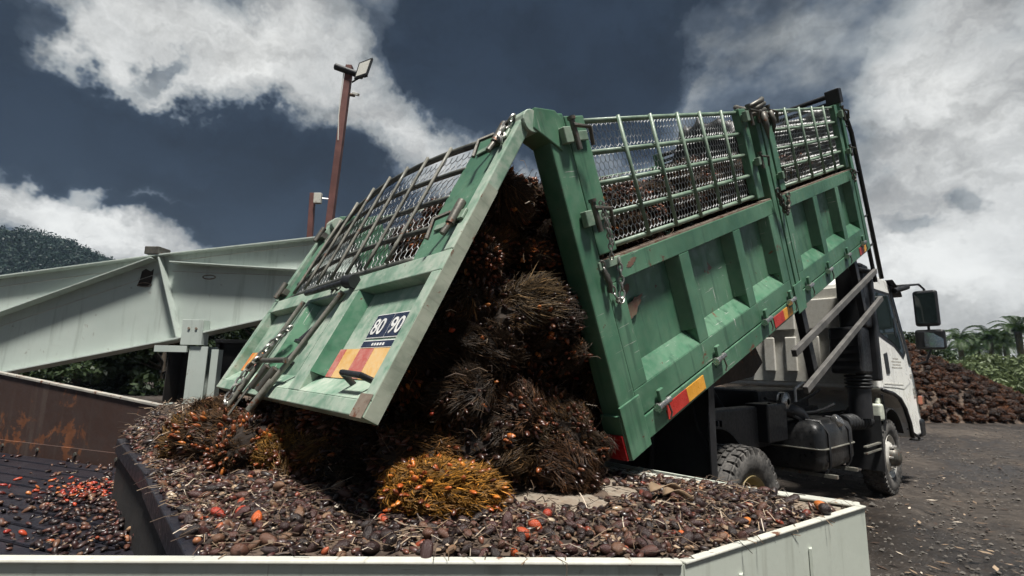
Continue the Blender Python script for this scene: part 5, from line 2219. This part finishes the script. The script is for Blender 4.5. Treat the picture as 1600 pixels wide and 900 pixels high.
# the two fruits left on the clean corner of the rim
for px, py, s, k, lab in ((1281, 789, .021, 1, 'single orange fruit on the bare corner of the hopper rim'), (1290, 796, .023, 0, 'black fruit beside the orange one on the bare hopper corner'),
                          (1057, 768, .017, 1, 'orange fruit resting against the hopper rim near the rear wheel'),
                          (818, 838, .019, 1, 'bright orange fruit below and right of the large orange bunch'),
                          (856, 808, .018, 1, 'glossy orange fruit right of the large orange bunch'),
                          (400, 822, .018, 1, 'orange red fruit among dark fruits left of the large bunch')):
    q = hit(px, py, (0, 0, ZP+.03), (0, 0, 1))
    on = .012 if 'corner' in lab else max(0, litter_h(q.x, q.y))+.006
    o = link('palm_fruit', single_meshes[k], None, Matrix.LocRotScale(Vector((q.x, q.y, ZP+on+s*.8)), fruit_rot(rf), Vector((s, s*.95, s*1.12))))
    tag(o, lab, 'fruit')

# fruit and crumbs on the conveyor
items, reds = [], []
for _ in range(9000):
    a, b = rf.uniform(-.6, 3.6), rf.uniform(.05, 2.75)
    p = CP0+CD*a+CN*b
    if in_poly(p.x, p.y) or p.y < 1.36:
        continue
    de = min(edge_dist(p.x, p.y, PI_, PA), edge_dist(p.x, p.y, PH, PI_), edge_dist(p.x, p.y, PG, PH))
    dens = math.exp(-(de/.36)**2)+.05*math.exp(-(de/1.2)**2)+.08*math.exp(-(b/.2)**2)
    if rf.random() > dens*.9:
        continue
    s = rf.uniform(.009, .017)
    items.append((p.x, p.y, p.z+.012+s*.5+rf.uniform(0, .05)*math.exp(-(de/.3)**2), s))
tag(fruit_mass('conveyor_fruit', items, 'fruit_loose', rf), 'loose dark fruit and crumbs scattered on the slat conveyor', kind='stuff')
for _ in range(130):
    px, py = 140+rf.gauss(0, 38), 768+rf.gauss(0, 8)
    q = hit(px, py, (0, 0, .48), (0, 0, 1))
    if in_poly(q.x, q.y):
        continue
    reds.append((q.x, q.y, .472+rf.uniform(0, .03), rf.uniform(.008, .0135)))
for px, py in ((5, 757), (28, 748), (4, 770), (36, 832), (45, 770), (12, 830)):
    q = hit(px, py, (0, 0, .48), (0, 0, 1))
    reds.append((q.x, q.y, .478, .015))
tag(fruit_mass('conveyor_red_fruit', reds, 'fruit_red_mass', rf), 'patch of bright red orange fruit on the slat conveyor', kind='stuff')

# stalk pieces and dry leaf scraps
def stalk(px, py, dep, L, r, rot, lab):
    p = at(px, py, dep)
    m = MB()
    m.tube([(-L/2, 0, 0), (-L*.2, .006, .004), (L*.25, -.004, .002), (L/2, 0, 0)], [r*.75, r, r*.95, r*.55], 9)
    o = m.build('stalk', 'wood_pale', None, Matrix.Translation(p) @ Euler(rot).to_matrix().to_4x4(), smooth=False)
    tag(o, lab, 'stalk')


stalk(333, 694, 2.42, .13, .032, (0, .1, .35), 'thick brown cut stalk end under the tailgate chain')
stalk(352, 709, 2.36, .12, .021, (.2, .15, .25), 'pale split stalk chip just below the thick brown stalk')
stalk(308, 705, 2.5, .10, .016, (0, .1, -.3), 'thin pale stalk chip at the left foot of the heap')


def scrap(px, py, sx, sy, rz, lab):
    q = hit(px, py, (0, 0, ZP+.05), (0, 0, 1))
    m = MB()
    vs, fs = [], []
    for i in range(7):
        t = i/6
        w = sy*math.sin(math.pi*min(1, t*.9+.08))
        for j in (-1, 0, 1):
            vs.append((sx*(t-.5), w*j, .012*abs(j)+.014*math.sin(t*5+j)+.01))
    for i in range(6):
        for j in (0, 1):
            a = i*3+j
            fs.append((a, a+3, a+4, a+1))
    m.add(vs, fs)
    o = m.build('dry_leaf', 'wood_pale', None, Matrix.Translation((q.x, q.y, ZP+max(0, litter_h(q.x, q.y))+.018)) @ Matrix.Rotation(rz, 4, 'Z'), smooth=True)
    sd = o.modifiers.new('thick', 'SOLIDIFY')
    sd.thickness = .003
    tag(o, lab, 'leaf')


scrap(1040, 775, .15, .03, .5, 'curled dry leaf scrap lying among fruits before the rear wheel')
scrap(1060, 785, .10, .02, -.2, 'small dry leaf scrap beside the curled one')

# fine litter: fibres, flakes and straws over plate, heap foot and conveyor
rl = random.Random(8)
mb = MB()
for _ in range(24000):
    x, y = rl.uniform(-2.7, 1.3), rl.uniform(1.31, 3.6)
    if not in_poly(x, y):
        continue
    h = litter_h(x, y)
    if rl.random() < .92*bare_at(x, y):
        continue
    a = rl.uniform(0, 6.28)
    z = ZP+max(0, h)+rl.uniform(.002, .022)
    d = Vector((math.cos(a), math.sin(a), rl.uniform(-.2, .35)))
    s = Vector((-math.sin(a), math.cos(a), rl.uniform(-.3, .3)))
    if rl.random() < .74:
        L, w = rl.uniform(.004, .017), rl.uniform(.003, .008)
        c = Vector((x, y, z))
        mb.add([c-d*L, c+s*w, c+d*L, c-s*w+Vector((0, 0, .002))], [(0, 1, 2), (0, 2, 3)])
    else:
        L, w = rl.uniform(.03, .10), rl.uniform(.0008, .0018)
        c = Vector((x, y, z))
        pts = [c, c+d*L*.5+s*rl.uniform(-.012, .012)+Vector((0, 0, rl.uniform(0, .02))), c+d*L+s*rl.uniform(-.02, .02)]
        mb.tube(pts, w, 3, caps=False)
for _ in range(2600):
    a_, b_ = rl.uniform(-.8, 3.6), rl.uniform(.05, 2.75)
    p = CP0+CD*a_+CN*b_
    if in_poly(p.x, p.y) or p.y < 1.36:
        continue
    de = min(edge_dist(p.x, p.y, PI_, PA), edge_dist(p.x, p.y, PH, PI_), edge_dist(p.x, p.y, PG, PH))
    if rl.random() > .05+math.exp(-(de/.5)**2):
        continue
    a = rl.uniform(0, 6.28)
    d = Vector((math.cos(a), math.sin(a), rl.uniform(-.1, .3)))
    s = Vector((-math.sin(a), math.cos(a), 0))
    c = Vector((p.x, p.y, p.z+.018+rl.uniform(0, .03)))
    L, w = rl.uniform(.006, .018), rl.uniform(.003, .007)
    mb.add([c-d*L, c+s*w, c+d*L, c-s*w], [(0, 1, 2, 3)])
tag(mb.build('plant_litter', 'litter_bits'), 'fibres, husk flakes and straws strewn over plate and conveyor', kind='stuff')

# ================================================================== HEAP BEHIND THE TRUCK
def mound(x, y):
    """height of the big heap in the yard"""
    cy = 17.2
    along = max(0.0, min(1, (x-4)/3))*max(0, min(1, (21.5-x)/9.0))
    top = 3.2*along**.8
    if x > 11:
        top = min(top, max(0, 3.15-.50*(x-11.6)))
    k = max(0, 1-abs(y-cy)/3.1)
    return top*min(1, k*1.25)**.85+.10*fbm(x*.9, y*.9, 3)*k


n1, n2 = 70, 36
vs, fs = [], []
for i in range(n1):
    for j in range(n2):
        x, y = 3.5+17.5*i/(n1-1), 13.6+7.2*j/(n2-1)
        vs.append((x, y, mound(x, y)-.12))
for i in range(n1-1):
    for j in range(n2-1):
        a = i*n2+j
        fs.append((a, a+n2, a+n2+1, a+1))
me = np_mesh('heap_core', vs, fs, ['litter_soil'])
tag(link('heap_core', me), 'brown body of the bunch heap behind the truck', kind='stuff')
rh = random.Random(15)
cell = []
cnt = 0
for _ in range(9000):
    x, y = rh.uniform(9.5, 19.0), rh.uniform(13.9, 17.5)
    h = mound(x, y)
    if h < .05 or x/y < .77 or x/y > 1.08:
        continue
    if any((a-x)**2+(b-y)**2+(c-h)**2 < .225**2 for a, b, c in cell):
        continue
    cell.append((x, y, h))
    v = rh.choice(FARV)
    s = rh.uniform(.65, 1.05)
    o = link('heaped_bunch', v[0], None, Matrix.LocRotScale(Vector((x, y, h+.03)), Euler((rh.uniform(-.6, .6), rh.uniform(-.6, .6), rh.uniform(0, 6.28))).to_quaternion(), Vector((s, s, s*.95))))
    t = rh.choice([(.060, .028, .018), (.095, .042, .024), (.035, .020, .015), (.13, .060, .034), (.08, .034, .02)])
    o.color = (*t, 1)
    tag(o, 'brown palm bunch in the big heap beyond the cab', 'fruit bunch', 'bunches in the heap beyond the cab')
    cnt += 1
    if cnt >= 295:
        break
print('heaped', cnt)

rs = random.Random(91)
mb = MB()
m2 = MB()
for _ in range(5200):
    y = 2.2+11*rs.random()**1.4
    x = y*rs.uniform(.55, 1.25)+rs.uniform(-.3, .5)
    if in_poly(x, y):
        continue
    r = rs.uniform(.006, .022)*(1+.6*(rs.random() < .08))
    z = rs.uniform(-.012, .012)+.02*fbm(x*2.3, y*2.3, 4, 3)
    if rs.random() < .7:
        q = [Vector((rs.uniform(.6, 1.2)*a, rs.uniform(.6, 1.2)*b, rs.uniform(.4, .8)*c))*r+Vector((x, y, z)) for a, b, c in ((1, 0, 0), (-1, 0, 0), (0, 1, 0), (0, -1, 0), (0, 0, 1), (0, 0, -1))]
        mb.add(q, [(0, 2, 4), (2, 1, 4), (1, 3, 4), (3, 0, 4), (2, 0, 5), (1, 2, 5), (3, 1, 5), (0, 3, 5)])
    else:
        a = rs.uniform(0, 6.28)
        d = Vector((math.cos(a), math.sin(a), .1))*r*2.2
        e = Vector((-math.sin(a), math.cos(a), .1))*r*.7
        c = Vector((x, y, z+.014))
        m2.add([c-d, c+e, c+d, c-e], [(0, 1, 2, 3)])
tag(mb.build('gravel', 'stone_grey'), 'small stones lying loose on the dirt yard', kind='stuff')
tag(m2.build('yard_litter', 'litter_bits'), 'trodden husk scraps on the dirt yard', kind='stuff')

# ================================================================== HAZE
m, nt, b = new_mat('haze_air')
m.node_tree.nodes.remove(b)
pv = nt.node('ShaderNodeVolumePrincipled')
pv.inputs['Color'].default_value = (.50, .66, .90, 1)
pv.inputs['Density'].default_value = .00022
nt.l.new(pv.outputs[0], m.node_tree.nodes['Material Output'].inputs['Volume'])
tag(MB().box(-470, 475, -465, 475, -1.2, 122).build('haze', 'haze_air'), 'thin pale haze over the yard and hill', kind='stuff')

# ================================================================== LABELS OF THE HEAPED BUNCHES, LEFT TO RIGHT AS SEEN
def ordinal(n):
    words = ['leftmost', 'second', 'third', 'fourth', 'fifth', 'sixth', 'seventh', 'eighth', 'ninth', 'tenth', 'eleventh', 'twelfth']
    if n == 1:
        return 'leftmost'
    w = words[n-1] if n <= 12 else '%d%s' % (n, {1: 'st', 2: 'nd', 3: 'rd'}.get(n % 10 if n % 100 not in (11, 12, 13) else 0, 'th'))
    return w+' from the left'


bpy.context.view_layer.update()
dg = bpy.context.evaluated_depsgraph_get()
seen_by = {}
NX, NY = 120, 68
for j in range(NY):
    for i in range(NX):
        px, py = (i+.5)*1600/NX, (j+.5)*900/NY
        if not (180 < px < 1340 and 150 < py < 860):
            continue
        d = pix_ray(px, py).normalized()
        o = Vector((0, 0, EYE))
        for _ in range(3):
            ok, loc, nrm_, idx_, ob, mw = SC.ray_cast(dg, o, d)
            if not ok or not ob.name.startswith('haze'):
                break
            o = loc+d*.01
        if ok:
            root = ob
            while root.parent:
                root = root.parent
            if root.name.startswith('palm_fruit_bunch') and root.get('group'):
                seen_by.setdefault(root.name, []).append(px)
groups = {}
for o in bpy.data.objects:
    if o.name.startswith('palm_fruit_bunch') and o.get('group'):
        groups.setdefault(o['group'], []).append(o)
SHORT = {'bunches at the top of the opening': 'reddish brown bunch at the top of the opening',
         'bunches in the middle of the opening': 'dark shaggy bunch in the middle of the opening',
         'bunches under the tailgate edge': 'brown bunch at the heap foot under the tailgate',
         'bunches low in the opening': 'spiny dark bunch low in the opening',
         'bunches behind the rear grille': 'dark bunch in the bed behind the rear grille',
         'bunches behind the front grille': 'dark bunch in the bed behind the front grille'}
for g, obs in groups.items():
    vis = sorted([o for o in obs if len(seen_by.get(o.name, [])) >= 2], key=lambda o: sum(seen_by[o.name])/len(seen_by[o.name]))
    for k, o in enumerate(vis):
        if g in SHORT:
            o['label'] = SHORT[g]+', '+ordinal(k+1)
    for o in obs:
        if o not in vis and g in SHORT:
            o['label'] = SHORT[g]+', almost hidden by its neighbours'
    print(g, len(obs), len(vis))
